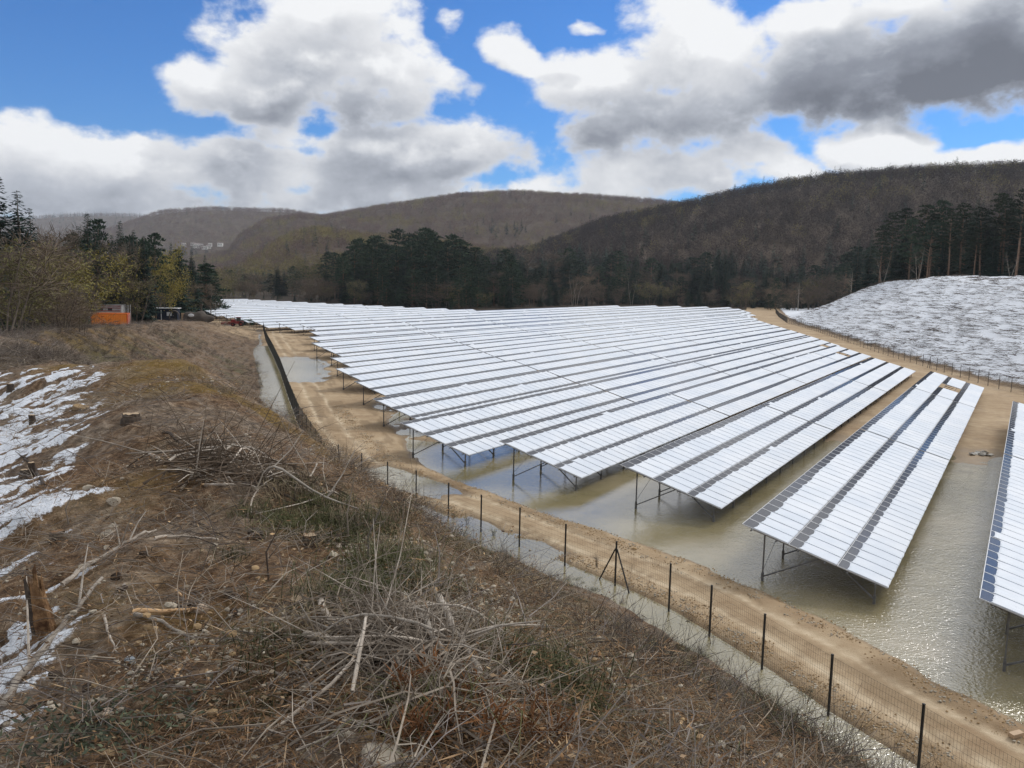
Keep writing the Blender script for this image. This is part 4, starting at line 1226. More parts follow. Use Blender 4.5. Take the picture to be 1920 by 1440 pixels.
g_ = random.Random(5)
G1, G2 = 'conifers in the belt behind the field', 'bare trees in front of the conifer belt'
for px in np.arange(396, 1640, 9.0):
    p = float(px + g_.uniform(-6, 6)); top = float(np.interp(p, TX, TY))
    for lay, (f, dy) in enumerate(((1.16, g_.uniform(-4, 26)), (1.06, g_.uniform(18, 56)), (1.0, g_.uniform(48, 92)))):
        if p < 610 and lay == 1: continue
        if lay == 2 and g_.random() < .35: continue
        if p < 610: kind = g_.choice(['pine', 'spruce', 'pine', 'olive', 'youngpine', 'spruce'])
        elif p < 900: kind = g_.choice(['pine', 'pine', 'pine', 'spruce'])
        elif p < 1250: kind = g_.choice(['pine', 'spruce', 'bare', 'pine', 'spruce'])
        else: kind = g_.choice(['spruce', 'spruce', 'pine', 'bare'] if lay else ['spruce', 'spruce', 'spruce', 'pine'])
        if lay == 2 and kind == 'pine': kind = 'youngpine'
        if lay == 2 and top + dy > 556: dy = 552 - top
        ff = f * g_.uniform(.98, 1.05); pp = p + g_.uniform(-5, 5)
        later(pp, top + dy, float(np.interp(pp, BX, BD)) * ff, kind, WHAT[kind], ['in the back rank of the conifer belt', 'in the middle rank of the conifer belt', 'in the front rank of the conifer belt'][lay], G1 if 'pine' in kind or kind == 'spruce' else G2, g_.uniform(1.05, 1.5))
plant_pending()
for i in range(42):
    p = g_.uniform(400, 1600); base = 560 + 18 * math.sin((p - 400) / 1200 * 3.14)
    k_ = g_.choice(['shrub', 'bare', 'shrub', 'olive']); later(p, base - g_.uniform(22, 55), float(np.interp(p, BX, BD)) * g_.uniform(.985, 1.03), k_, 'low ' + WHAT[k_], 'at the far edge of the field', 'low bushes at the far edge of the field', g_.uniform(1.0, 1.7))
plant_pending()
for p, yt, f in [(1074, 500, 1.0), (1082, 512, 1.0), (1186, 505, 1.0), (1012, 520, 1.0), (1500, 520, .97), (836, 520, 1.0)]:
    belt(p, yt, f, 'palebare', f'slender pale-trunked bare tree at the field edge, {["left of two", "right of two", "leaning alone", "beside a pine", "near the mound end", "before the tall pines"][[1074, 1082, 1186, 1012, 1500, 836].index(p)]}', G2)
for px, yt in [(665, 462), (745, 432), (800, 430), (862, 470), (960, 462), (1065, 474), (1240, 486), (1357, 478), (1440, 500), (1555, 488)]:
    belt(px, yt, 1.09, 'pine' if px < 900 else 'spruce', f'prominent conifer breaking the top of the belt, {ORD[[665, 745, 800, 862, 960, 1065, 1240, 1357, 1440, 1555].index(px) + 1]} such peak along it', G1, 1.2)

# --- pines on the plateau above the spoil mound
g_ = random.Random(9)
lst = [(1606, 446, 330, 'spruce'), (1628, 452, 318, 'spruce'), (1650, 425, 300, 'tallpine'), (1668, 402, 292, 'tallpine'), (1690, 392, 280, 'tallpine'), (1704, 412, 268, 'pine'), (1722, 386, 272, 'tallpine'),
       (1742, 402, 262, 'tallpine'), (1760, 378, 268, 'pine'), (1778, 392, 255, 'tallpine'), (1800, 384, 262, 'tallpine'), (1822, 372, 258, 'spruce'), (1838, 390, 250, 'tallpine'),
       (1858, 364, 252, 'tallpine'), (1880, 372, 246, 'tallpine'), (1904, 356, 240, 'tallpine'), (1932, 350, 236, 'tallpine'), (1960, 360, 236, 'spruce'), (1990, 356, 240, 'tallpine'), (1860, 420, 275, 'spruce'), (1790, 430, 290, 'spruce'), (1725, 440, 300, 'spruce')]
for i, (px, yt, D, kind) in enumerate(lst):
    tree_px(px, yt, D, kind, ('tall dark pine with bare lower trunk' if 'pine' in kind else 'dark spruce') + f' above the snowy mound, {ORD[i + 1]} in that stand', 'pines above the snowy mound', 1.0 if kind != 'tallpine' else 1.15)
for i in range(30):
    px = g_.uniform(1650, 1990); D = g_.uniform(275, 345) - (px - 1590) * .12
    k_ = g_.choice(['spruce', 'pine', 'spruce', 'tallpine']); later(px, float(np.interp(px, [1600, 1660, 1720, 1900, 1980], [470, 430, 405, 380, 372])) + g_.uniform(0, 50), D, k_, WHAT[k_], 'behind the front pines above the mound', 'pines above the snowy mound', g_.uniform(1.1, 1.5))
for i in range(26):
    px = g_.uniform(1655, 1965); D = float(np.interp(px, [1640, 1700, 1960], [318, 292, 250])) * g_.uniform(1.0, 1.15)
    k_ = g_.choice(['bare', 'spruce', 'shrub', 'pine']); later(px, g_.uniform(455, 500), D, k_, 'low ' + WHAT[k_], 'in the undergrowth beneath the tall pines', 'undergrowth beneath the pines', g_.uniform(1.0, 1.5))
plant_pending()
for i, (px, yt, D) in enumerate([(1895, 470, 214), (1720, 455, 236), (1597, 500, 300), (1655, 470, 262)]):
    tree_px(px, yt, D, 'palebare', f'thin pale bare trunk at the mound crest, {["farthest along the fence", "below the pines", "at the low end of the mound", "near the dark spruces"][i]}', 'pines above the snowy mound')
# ------------------------------------------------------------------ site buildings, machines, far houses
M_ORANGE = mat('orange_paint', (0.82, 0.27, 0.035), (0.70, 0.21, 0.03), 1.2, .5, bump=.05)
M_ORANGE2 = mat('orange_door_paint', (0.55, 0.10, 0.022), (0.45, 0.085, 0.02), 1.5, .5)
M_NAVY = mat('navy_cladding', (0.012, 0.018, 0.038), (0.02, 0.028, 0.05), 2, .8, spec=.15)
M_WHITEP = mat('white_paint', (0.72, 0.74, 0.76), (0.60, 0.62, 0.64), 2, .5)
M_WALLW = mat('white_render', (0.80, 0.79, 0.76), (0.70, 0.69, 0.66), .2, .8)
M_ROOFG = mat('grey_roof', (0.30, 0.26, 0.24), (0.22, 0.19, 0.18), .3, .8)
M_SLUSH = mat('dirty_slush', (0.50, 0.49, 0.46), (0.30, 0.27, 0.22), 3, .5)
M_FADED = mat('faded_panel', (0.40, 0.40, 0.40), (0.28, 0.27, 0.27), 1.5, .7)
M_RED = mat('red_paint', (0.25, 0.022, 0.022), (0.12, 0.015, 0.015), 2, .5)
M_TYRE = mat('tyre_rubber', (0.012, 0.012, 0.012), (0.02, 0.02, 0.02), 5, .8)
M_TARP = mat('brown_tarpaulin', (0.055, 0.045, 0.038), (0.085, 0.07, 0.058), 1.5, .8, bump=.4)
M_TEAL = mat('teal_sheet', (0.03, 0.20, 0.20), (0.02, 0.14, 0.15), 2, .6)
M_DARKW = mat('dark_window', (0.03, 0.035, 0.04), (0.05, 0.055, 0.06), 2, .15, spec=.6)
M_GREEN = mat('green_machine_paint', (0.05, 0.13, 0.09), (0.04, 0.10, 0.07), 2, .5)
M_PLY = mat('plywood', (0.50, 0.36, 0.24), (0.40, 0.28, 0.18), 2, .7)
M_ROCK = mat('limestone', (0.44, 0.395, 0.32), (0.27, 0.232, 0.18), 2.5, .85, bump=.5, vary=.2)
M_ROCKO = mat('ochre_stone', (0.40, 0.28, 0.15), (0.29, 0.20, 0.11), 2.5, .85, bump=.5, vary=.2)
M_PEBBLE = mat('smooth_pale_stone', (0.60, 0.47, 0.35), (0.50, 0.40, 0.31), 1.2, .7)


def spot(px, D):
    r = pray(px, 560.0); k = D / r[1]
    x, y = float(r[0] * k), float(D)
    return x, y, float(terrain(x, y))


# orange shipping container: side towards the left front, doors towards the right
x, y, z = spot(206, 140.0)
box = tag(empty('shipping_container', (x, y, z - .1), R(14)), 'orange shipping container with darker red-orange doors at the edge of the bushes', 'container')
Lc, Wc, Hc = 5.6, 2.4, 2.75
b = MB(); b.box((0, 0, Hc / 2), (Lc - .1, Wc - .1, Hc - .1))
for i in range(19): b.box((-Lc / 2 + .35 + i * .27, -Wc / 2 + .02, Hc / 2), (.13, .06, Hc - .3))
for i in range(19): b.box((-Lc / 2 + .35 + i * .27, Wc / 2 - .02, Hc / 2), (.13, .06, Hc - .3))
b.build('body', M_ORANGE, box)
b = MB()
for sx in (-1, 1):
    for sy in (-1, 1): b.box((sx * (Lc / 2 - .06), sy * (Wc / 2 - .06), Hc / 2), (.13, .13, Hc))
for sy in (-1, 1):
    for zz in (.07, Hc - .07): b.box((0, sy * (Wc / 2 - .05), zz), (Lc - .26, .11, .14))
for sx in (-1, 1):
    for zz in (.07, Hc - .07): b.box((sx * (Lc / 2 - .05), 0, zz), (.11, Wc - .26, .14))
b.build('corner_frame', M_ORANGE2, box)
for s in (-1, 1):
    dr = MB(); dr.box((Lc / 2 + .02, s * .56, Hc / 2), (.05, 1.06, Hc - .34))
    for q in range(4): dr.box((Lc / 2 + .05, s * .56, .42 + q * .62), (.03, .98, .3))
    d = dr.build('door', M_ORANGE2, box)
    for q in (.3, .75):
        lb = MB(); lb.tube([(Lc / 2 + .09, s * q, .18), (Lc / 2 + .09, s * q, Hc - .18)], .022, 5); lb.build('locking_bar', M_ALU, d)
st_ = MB(); st_.box((Lc / 2 + .06, -.42, 1.05), (.012, .22, .42)); st_.build('notice', M_WHITEP, box)
pl_ = MB(); pl_.box((-Lc / 2 + 1.8, -Wc / 2 - .012, Hc - .55), (.5, .012, .12)); pl_.build('marking_plate', M_ORANGE2, box)

# white trailer with red rails behind it
x, y, z = spot(199, 148.5)
tr_ = tag(empty('site_trailer', (x, y, z), R(10)), 'faded white site trailer with red rails behind the orange container', 'trailer')
b = MB(); b.box((0, 0, 2.2), (5.6, 2.3, 2.4)); b.build('body', M_FADED, tr_)
for zz in (2.5, 3.0, 3.36):
    b = MB(); b.box((-.2, -1.19, zz), (5.7, .07, .12)); b.build('rail', M_RED, tr_)
b = MB(); b.box((-.1, 0, 3.47), (6.0, 2.5, .10)); b.build('roof', M_FADED, tr_)
for xx in (-1.9, -.6, .9):
    b = MB(); b.box((xx, -1.165, 2.75), (.7, .04, .36)); b.build('window', M_DARKW, tr_)
for k in range(2):
    for s in (-1, 1):
        b = MB(); b.tube([(-1.0 + 1.9 * k, s * 1.0 - .12, .55), (-1.0 + 1.9 * k, s * 1.0 + .12, .55)], .5, 14); b.build('wheel', M_TYRE, tr_)
x, y, z = spot(232, 150)
rk = tag(empty('pipe_rack', (x, y, z), R(8)), 'upright grey pipes leaning in a rack beside the site trailer', 'pipe rack')
b = MB(); b.box((0, .35, 1.1), (2.2, .1, 2.2)); b.box((0, 0, .1), (2.3, 1.0, .15)); b.build('rack', M_RUST, rk)
for i in range(9):
    b = MB(); b.tube([(-1.0 + i * .25, -.25, .15), (-1.0 + i * .25 + rnd.uniform(-.15, .15), .2, 3.55 + rnd.uniform(-.3, .3))], .06, 6); b.build('pipe', M_ALU, rk)
x, y, z = spot(167, 141)
b = MB(); V, F = ICO[2]; b.add(V * np.array((1.1, .8, .75)) * (1 + .2 * (np.random.RandomState(3).rand(len(V), 1) - .5)) + (0, 0, .45), F)
tag(b.build('tarpaulin', M_TEAL, None, loc=(x, y, z)), 'crumpled teal tarpaulin on the ground left of the orange container', 'tarpaulin')
for i, (px, D, a) in enumerate([(251, 138, .7), (254, 139, .95), (257, 138, .55)]):
    x, y, z = spot(px, D); b = MB(); b.tube([(0, 0, -.1), (1.9 * math.cos(a), .3, 1.9 * math.sin(a))], .06, 6)
    tag(b.build('timber_pole', M_BARK, None, loc=(x, y, z)), ['leaning dark pole nearest the container doors', 'steepest leaning dark pole right of the container', 'lowest leaning dark pole right of the container'][i], 'pole', 'poles leaning right of the container')
for i, (px, D, r) in enumerate([(249, 133, .55), (262, 134, .3)]):
    x, y, z = spot(px, D); b = MB(); b.ball((0, 0, r * .4), (r * 1.2, r, r * .7), 40 + i, 2, .2)
    tag(b.build('stone', M_ROCK, None, smooth=True, loc=(x, y, z)), ['pale boulder at the right end of the container', 'smaller boulder just right of the container boulder'][i], 'stone')

# dark cabin
x, y, z = spot(313, 178)
cb = tag(empty('site_cabin', (x, y, z), R(9)), 'dark navy site cabin with pale flat roof and white window at the field corner', 'cabin')
b = MB(); b.box((0, 0, 1.3), (4.6, 2.4, 2.5))
for i in range(15): b.box((-2.2 + i * .31, -1.21, 1.3), (.06, .03, 2.4))
b.build('wall', M_NAVY, cb)
b = MB(); b.box((-.1, -.1, 2.63), (5.3, 2.9, .14)); b.build('roof', M_WHITEP, cb)
b = MB(); b.box((.65, -1.235, 1.45), (.98, .05, .78)); w_ = b.build('window', M_WHITEP, cb)
b = MB(); b.box((.65, -1.265, 1.45), (.80, .02, .60)); b.build('shutter', mat('pale_shutter', (.62, .64, .66), (.55, .57, .6), 2), w_)
b = MB(); b.box((-.95, -1.235, 1.2), (.14, .05, 2.1)); b.build('downpipe', M_WHITEP, cb)
b = MB(); b.box((1.75, -1.235, 1.15), (.85, .05, 2.1)); d_ = b.build('door', mat('black_door', (.008, .009, .012), (.012, .013, .018), 2), cb)
b = MB(); b.box((1.45, -1.28, 1.1), (.06, .05, .12)); b.build('handle', M_ALU, d_)
x, y, z = spot(326, 171)
ar = tag(empty('culvert_pipe', (x, y, z), R(20)), 'short dark arched culvert pipe in front of the cabin', 'pipe')
b = MB(); an = np.linspace(-.3, math.pi + .3, 15); o_ = np.stack([np.cos(an) * 1.0, np.zeros(15), np.sin(an) * 1.25 + .8], 1)
n_ = 15; V = np.concatenate([o_ + (0, -1.1, 0), o_ + (0, 1.1, 0), o_ * (.86, 1, .88) + (0, 1.1, .08), o_ * (.86, 1, .88) + (0, -1.1, .08)])
i_ = np.arange(n_ - 1)[:, None]
for k in range(4): b.add(V, np.concatenate([i_ + k * n_, i_ + 1 + k * n_, i_ + 1 + ((k + 1) % 4) * n_, i_ + ((k + 1) % 4) * n_], 1))
b.build('pipe_shell', M_TARP, ar)
x, y, z = spot(346, 170)
b = MB()
for k in range(9): b.box((-.7 + k * .175, 0, .75), (.15, .05, 1.5))
for zz in (.15, .8, 1.4): b.box((0, .06, zz), (1.6, .08, .12))
tag(b.build('pallet', M_PLY, None, loc=(x, y, z), rot=(-.15, 0, .1)), 'pale wooden pallet standing on edge between culvert pipe and tarpaulin heap', 'pallet')
x, y, z = spot(370, 170)
b = MB(); V, F = ICO[3]; g_ = np.random.RandomState(8); V = V * (1 + .12 * (fbm(V[:, 0] * 2 + 5, V[:, 1] * 2 + V[:, 2], 4)[:, None] - .5) * 2)
b.add(V * np.array((3.0, 1.4, 1.5)) * (1 + .16 * np.sin(V[:, :1] * 7)) + (0, 0, .45), F)
hp = tag(empty('covered_heap', (x, y, z), R(6)), 'long heap under a brown tarpaulin beside the sandy plain', 'heap')
b.build('tarpaulin', M_TARP, hp, smooth=True)
b = MB(); V, F = ICO[2]; b.add(V * np.array((.62, .12, .34)) + (-.9, -1.55, 1.2), F); b.build('white_bag', M_WHITEP, hp)
x, y, z = spot(377, 176)
b = MB(); b.box((0, 0, 1.7), (.22, .22, 3.4)); b.box((0, 0, 3.3), (.5, .3, .5))
tag(b.build('sign_post', M_TARP, None, loc=(x, y, z)), 'short dark post with a box on top behind the covered heap', 'post')

# red machine with attachments and a green one beside it
x, y, z = spot(444, 196)
td = tag(empty('farm_loader', (x, y, z), R(8)), 'dirty red wheeled loader parked by the tables on the sandy plain', 'loader')
b = MB(); b.box((0, 0, 1.25), (3.6, 1.6, .9)); b.box((-1.2, 0, 1.9), (1.2, 1.5, .6)); b.build('body', M_RED, td)
b = MB(); b.box((.5, 0, 2.3), (1.3, 1.4, 1.2)); c_ = b.build('cab', M_DARKW, td)
b = MB(); b.box((.5, 0, 2.95), (1.5, 1.55, .1)); b.build('cab_roof', M_RED, c_)
for sx, r in ((-1.3, .62), (1.3, .75)):
    for s in (-1, 1):
        b = MB(); b.tube([(sx, s * .85 - .2, r), (sx, s * .85 + .2, r)], r, 16); w_ = b.build('wheel', M_TYRE, td)
        b = MB(); b.tube([(sx, s * .85 - .22, r), (sx, s * .85 + .22, r)], r * .5, 10); b.build('rim', M_RED, w_)
b = MB()
for s in (-1, 1): b.beam((-1.0, s * .6, 1.9), (-3.4, s * .6, .8), .16)
b.build('lift_arm', M_RED, td)
b = MB(); b.box((-3.7, 0, .6), (.7, 1.9, .7)); b.build('bucket', M_RUST, td)
td.scale = (.72, .72, .72)
x, y, z = spot(427, 197)
b = MB()
for k in range(6): b.box((-2.2 + k * .9, rnd.uniform(-.2, .2), .75 + .15 * (k % 2)), (.7, 1.2, .8), (0, rnd.uniform(-.2, .2), 0))
b.beam((-2.6, 0, 1.5), (2.6, .2, 1.7), .2)
tag(b.build('harrow', M_RED, None, loc=(x, y, z), scale=.62), 'folded red implement left of the red loader', 'implement')
x, y, z = spot(464, 200)
b = MB(); b.box((0, 0, .95), (3.4, 1.5, .9)); b.box((1.2, 0, 1.6), (.9, 1.3, .6)); b.tube([(-1, -.8, .45), (-1, .8, .45)], .45, 12); b.tube([(1, -.8, .45), (1, .8, .45)], .45, 12)
tag(b.build('compressor', M_GREEN, None, loc=(x, y, z), rot=(0, 0, .1)), 'low green machine between the red loader and the tables', 'machine')

# ice and rubble where the flood ends between the two nearest rows
g_ = np.random.RandomState(4)
for i, (px, py) in enumerate([(1838, 848), (1848, 852), (1828, 851)]):
    xx, yy = unproj(px, py, 0.1)
    b = MB()
    for k in range(9): b.box((g_.uniform(-.45, .45), g_.uniform(-.3, .3), .04 + .05 * g_.rand()), (g_.uniform(.15, .45), g_.uniform(.12, .3), .05), (g_.uniform(-.4, .4), g_.uniform(-.4, .4), g_.rand() * 3))
    tag(b.build('ice_slab', M_SLUSH, None, loc=(float(xx), float(yy), float(terrain(xx, yy)))), ['main lump of broken ice slabs where the flood ends', 'broken ice slabs right of the main ice lump', 'broken ice slabs left of the main ice lump'][i], 'ice')
xx, yy = unproj(1905, 1378, .2); b = MB(); b.box((0, 0, .05), (.42, .16, .12), (.1, 0, .4))
tag(b.build('timber_block', M_PLY, None, loc=(float(xx), float(yy), float(terrain(xx, yy)) + .02)), 'short pale timber block at the edge of the flood water', 'timber')

# white houses on the far slope
def hill_spot(h, px, py):
    r = pray(px, py); a = math.degrees(math.atan2(r[0], r[1])); e = r[2] / math.hypot(r[0], r[1])
    u = np.linspace(0, 1, 400); X, Y, Z = h.at(np.full(400, a), u)
    k = int(np.argmax((Z - EYE) / np.hypot(X, Y) > e)); return float(X[k]), float(Y[k]), float(Z[k])


HOUSES = [(345, 463, 9, 8, 'white cube house alone at the left end of the hamlet'), (362, 461, 11, 6, 'long low white house left of the hamlet centre'), (369, 465, 15, 8, 'widest pale house in the middle of the hamlet'),
          (377, 464, 9, 7, 'white house with dark windows right of the widest one'), (384, 467, 12, 5, 'low white house in front of the hamlet'), (391, 466, 10, 6, 'pale house at the right of the hamlet centre'),
          (394, 462, 8, 7, 'small white house beside dark trees in the hamlet'), (413, 462, 11, 7, 'white house with a raised roof alone at the right')]
for i, (px, py, w, h, lab) in enumerate(HOUSES):
    x, y, z = hill_spot(H_LEFT, px, py)
    ho = tag(empty('house', (x, y, z), R(18 + rnd.uniform(-12, 12))), lab, 'house', 'houses of the hamlet on the far slope')
    w *= 1.05; dpt = w * .7
    b = MB(); b.box((0, 0, h / 2 - 1), (w, dpt, h + 2)); b.build('wall', M_WALLW, ho)
    b = MB(); e = .5; z0 = h; z1 = h + dpt * .22
    V = [(-w / 2 - e, -dpt / 2 - e, z0), (w / 2 + e, -dpt / 2 - e, z0), (w / 2 + e, dpt / 2 + e, z0), (-w / 2 - e, dpt / 2 + e, z0), (-w / 2 - e, 0, z1), (w / 2 + e, 0, z1)]
    b.add(V, [(0, 1, 5, 4), (2, 3, 4, 5), (3, 2, 1, 0)]); b.add(V, [(0, 4, 3), (1, 2, 5)]); b.build('roof', M_ROOFG, ho)
    for k in range(3):
        b = MB(); b.box((-w * .3 + k * w * .3, -dpt / 2 - .03, h * .55), (w * .14, .12, h * .28)); b.build('window', M_DARKW, ho)
# ------------------------------------------------------------------ cut-over ground in front: litter, brush, branches, stumps, stones
M_GREYWOOD = mat('weathered_wood', (0.25, 0.215, 0.18), (0.50, 0.45, 0.39), 9, .85, bump=.4, vary=.3)
M_FRESHWOOD = mat('fresh_wood', (0.46, 0.28, 0.14), (0.58, 0.40, 0.23), 7, .75, bump=.2, vary=.2)
M_ROTWOOD = mat('rotten_wood', (0.075, 0.035, 0.017), (0.30, 0.175, 0.085), 16, .9, bump=.6)
M_CUTWOOD = mat('sawn_end', (0.44, 0.33, 0.22), (0.31, 0.23, 0.155), 10, .8)
M_BARKD = mat('dark_bark', (0.040, 0.030, 0.024), (0.085, 0.066, 0.052), 8, .9, bump=.6)
M_CONE = mat('pine_cone', (0.030, 0.020, 0.014), (0.07, 0.048, 0.034), 20, .8)
M_STRAW = foliage('dry_grass', (0.125, 0.098, 0.066), (0.21, 0.170, 0.118), (0.33, 0.275, 0.20), 3, vary=.3)
M_FRESHCHIP = foliage('pale_chips', (0.30, 0.19, 0.10), (0.42, 0.29, 0.17), (0.55, 0.42, 0.28), 6)
M_GRASS = foliage('green_grass', (0.042, 0.046, 0.020), (0.074, 0.078, 0.036), (0.125, 0.125, 0.065), 3, vary=.3)
M_NEEDLE = foliage('brown_litter', (0.052, 0.029, 0.015), (0.145, 0.085, 0.045), (0.33, 0.225, 0.138), 6, vary=.35)
M_STICK = foliage('dead_sticks', (0.105, 0.088, 0.074), (0.195, 0.168, 0.146), (0.34, 0.302, 0.266), 3, vary=.3)
M_REDTWIG = foliage('dead_conifer_spray', (0.13, 0.058, 0.025), (0.21, 0.10, 0.045), (0.30, 0.16, 0.08), 4, vary=.2)
M_DARKTWIG = foliage('dark_twigs', (0.042, 0.032, 0.026), (0.080, 0.062, 0.050), (0.14, 0.112, 0.092), 3, vary=.3)
M_GREYLEAF = foliage('grey_green_leaves', (0.055, 0.065, 0.045), (0.085, 0.10, 0.07), (0.13, 0.15, 0.105), 4)


def litter(seed, n=70, rad=.34, mt=None):
    """needles, bark flakes and chips on the ground"""
    g = np.random.RandomState(seed); b = MB()
    C = np.column_stack([g.uniform(-rad, rad, (n, 2)), g.uniform(-.01, .03, n)]); D = np.column_stack([unit(g, n)[:, :2], g.normal(0, .18, n)])
    chip = g.rand(n) < .35
    L = np.where(chip, g.uniform(.008, .030, n), g.uniform(.03, .12, n)); Wd = np.where(chip, L * g.uniform(.25, .6, n), g.uniform(.0015, .0045, n))
    kites(b, C, D, np.column_stack([g.normal(0, .5, (n, 2)), np.ones(n)]), L, Wd)
    return b.mesh('litter', mt or M_NEEDLE)


def sticks(seed, n=11, rad=.4, ln=(.15, .6), r=(.002, .006), mt=None, up=.22):
    g = np.random.RandomState(seed); b = MB()
    for k in range(n):
        p = np.array((*g.uniform(-rad, rad, 2), .015)); a = g.rand() * 6.28; L = g.uniform(*ln); t = g.normal(0, up)
        d = np.array((math.cos(a), math.sin(a), abs(t))); m = p + d * L * .5 + np.array((*g.normal(0, .05 * L, 2), .04 * L)); e = p + d * L + np.array((*g.normal(0, .08 * L, 2), -.02))
        rr = g.uniform(*r); b.tube([p, m, e], [rr, rr * .8, rr * .35], 3, cap=False)
        if L > .3:
            e2 = m + np.array((math.cos(a + .7), math.sin(a + .7), .3)) * L * .35; b.tube([m, e2], [rr * .55, rr * .25], 3, cap=False)
    return b.mesh('sticks', mt or M_STICK)


def tuft(seed, n=46, h=.30, sp=.16, mt=None, w=.0026):
    g = np.random.RandomState(seed); b = MB()
    c = g.normal(0, sp * .5, (n, 2)); a = g.rand(n) * 6.28; L = h * g.uniform(.5, 1.2, n); ln = g.uniform(.35, 1.25, n)
    V = []
    for k in range(n):
        o = np.array((*c[k], -.01)); d = np.array((math.cos(a[k]), math.sin(a[k]), 0)); s = np.array((-d[1], d[0], 0)) * w
        m = o + d * L[k] * ln[k] * .35 + np.array((0, 0, L[k] * .6)); e = o + d * L[k] * ln[k] * 1.1 + np.array((0, 0, L[k] * (1 - ln[k] * .5)))
        V += [o - s, o + s, m + s * .8, m - s * .8, e + s * .15, e - s * .15]
    i = np.arange(n)[:, None] * 6
    b.add(np.array(V), np.concatenate([i + np.array([[0, 1, 2, 3]]), i + np.array([[3, 2, 4, 5]])]))
    return b.mesh('tuft', mt or M_STRAW)


def brushwood(seed, n=16, h=.55, mt=None):
    """low dead shrub: arching forked twigs"""
    g = np.random.RandomState(seed); b = MB()
    for k in range(n):
        p = np.array((*g.normal(0, .10, 2), -.02)); a = g.rand() * 6.28; L = h * g.uniform(.55, 1.2); lean = g.uniform(.15, 1.1)
        d = np.array((math.cos(a) * lean, math.sin(a) * lean, 1.0)); d /= np.linalg.norm(d)
        m = p + d * L * .5; e = m + (d + np.array((math.cos(a) * .5, math.sin(a) * .5, -.25))) * L * .5
        b.tube([p, m, e], [.0045, .0032, .0014], 3, cap=False)
        for q in range(4):
            s = p + (m - p) * g.uniform(.4, 1) if q < 2 else m + (e - m) * g.uniform(.1, .9)
            f = s + (d + g.normal(0, .65, 3)) * L * g.uniform(.18, .38); b.tube([s, f], [.0022, .0009], 3, cap=False)
    return b.mesh('brushwood', mt or M_STICK)


def stones(seed, n=9, rad=.3, r=(.004, .016), mt=None):
    g = np.random.RandomState(seed); b = MB()
    for k in range(n):
        q = g.uniform(*r); b.rock((*g.uniform(-rad, rad, 2), q * .25), (q * g.uniform(.8, 1.4), q, q * .7), seed * 50 + k, 1, 5)
    return b.mesh('stones', mt or M_ROCK)


P_LIT = [litter(400 + i, 90) for i in range(5)] + [litter(405 + i, 50, .34, M_STRAW) for i in range(1)] + [litter(407, 14, .34, M_FRESHCHIP)]
P_STK = [sticks(410 + i) for i in range(4)] + [sticks(416 + i, 9, .4, (.15, .5), (.002, .005), M_DARKTWIG) for i in range(2)]
P_STRAW = [tuft(420 + i, 75, .20 + .05 * i, .22) for i in range(3)]
P_GRASS = [tuft(430 + i, 120, .17 + .045 * i, .24, M_GRASS) for i in range(3)]
P_BRUSH = [brushwood(440 + i, 18, .42 + .06 * i, M_STICK if i < 3 else M_DARKTWIG) for i in range(5)]
P_STONE = [stones(450 + i) for i in range(3)] + [stones(455 + i, 5, .3, (.004, .016), M_ROCKO) for i in range(1)]


def strew(name, n, rmin, rmax, protos, label, keep, seed, smin=.7, smax=1.3, a0=-44, a1=44, sink=.0, tilt=.15, grow=0.0, maxd=None):
    """points over the berm, denser near the eye, kept where keep(ground info) says"""
    g = np.random.RandomState(seed)
    az = np.radians(g.uniform(a0, a1, n)); r = np.exp(g.uniform(math.log(rmin), math.log(rmax), n))
    x, y = np.sin(az) * r, np.cos(az) * r
    z, q = terrain(x, y, True)
    k = (g.rand(n) < keep(q, x, y)) & (q['d'] > q['toe'] + .15)
    x, y, z, r = x[k], y[k], z[k], r[k]; m = len(x)
    rot = np.column_stack([g.normal(0, tilt, m), g.normal(0, tilt, m), g.rand(m) * 6.28])
    scatter(name, np.column_stack([x, y, z - sink]), rot, g.uniform(smin, smax, m) * (1 + grow * r), g.randint(0, len(protos), m), protos, label)


def on_crest(q): return q['d'] - q['Wd']
def patch(x, y, sc, seed, lo, hi): return sst(fbm(x / sc, y / sc, seed, 4), lo, hi)


strew('needle_litter', 13000, 1.6, 26, P_LIT, 'brown needles, bark and straw littering the top of the berm', lambda q, x, y: (.35 + .65 * patch(x, y, 1.5, 91, .4, .6)) * (1 - .6 * sst(on_crest(q), .5, 2)) * (1 - .88 * sst(-on_crest(q), 1.5, 4.5)), 1, grow=.004)
strew('twig_litter', 7000, 1.6, 60, P_STK, 'grey and brown twigs strewn over the berm', lambda q, x, y: .35 + .65 * patch(x, y, 2.5, 92, .45, .62), 2, .35, .8, grow=.016)
strew('dead_brush', 15000, 4.5, 60, P_BRUSH, 'grey dead brush covering the slope down to the fence', lambda q, x, y: sst(-on_crest(q), .8, 4.0) * (.16 + .84 * patch(x, y, 3.2, 93, .44, .58)), 3, .28, .72, tilt=.45, grow=.004)
strew('dry_grass', 7500, 2.5, 60, P_STRAW, 'dry straw-coloured grass on the berm slope', lambda q, x, y: (.15 + .85 * sst(-on_crest(q), .5, 2.5)) * patch(x, y, 2.2, 94, .42, .6) * (1 - .8 * sst(on_crest(q), 0, 1)), 4, .35, .85, tilt=.3, grow=.004)
strew('green_grass', 13000, 2.5, 70, P_GRASS, 'small green grass tufts on the berm slope', lambda q, x, y: patch(x, y, 2.4, 95, .46, .60) * sst(-on_crest(q), .8, 3.0), 5, .5, 1.1, grow=.004)
strew('gravel', 6500, 1.6, 60, P_STONE, 'pale limestone fragments in the soil of the berm', lambda q, x, y: .06 + .94 * patch(x, y, 1.9, 96, .57, .67), 6, .5, 1.2, grow=.025)
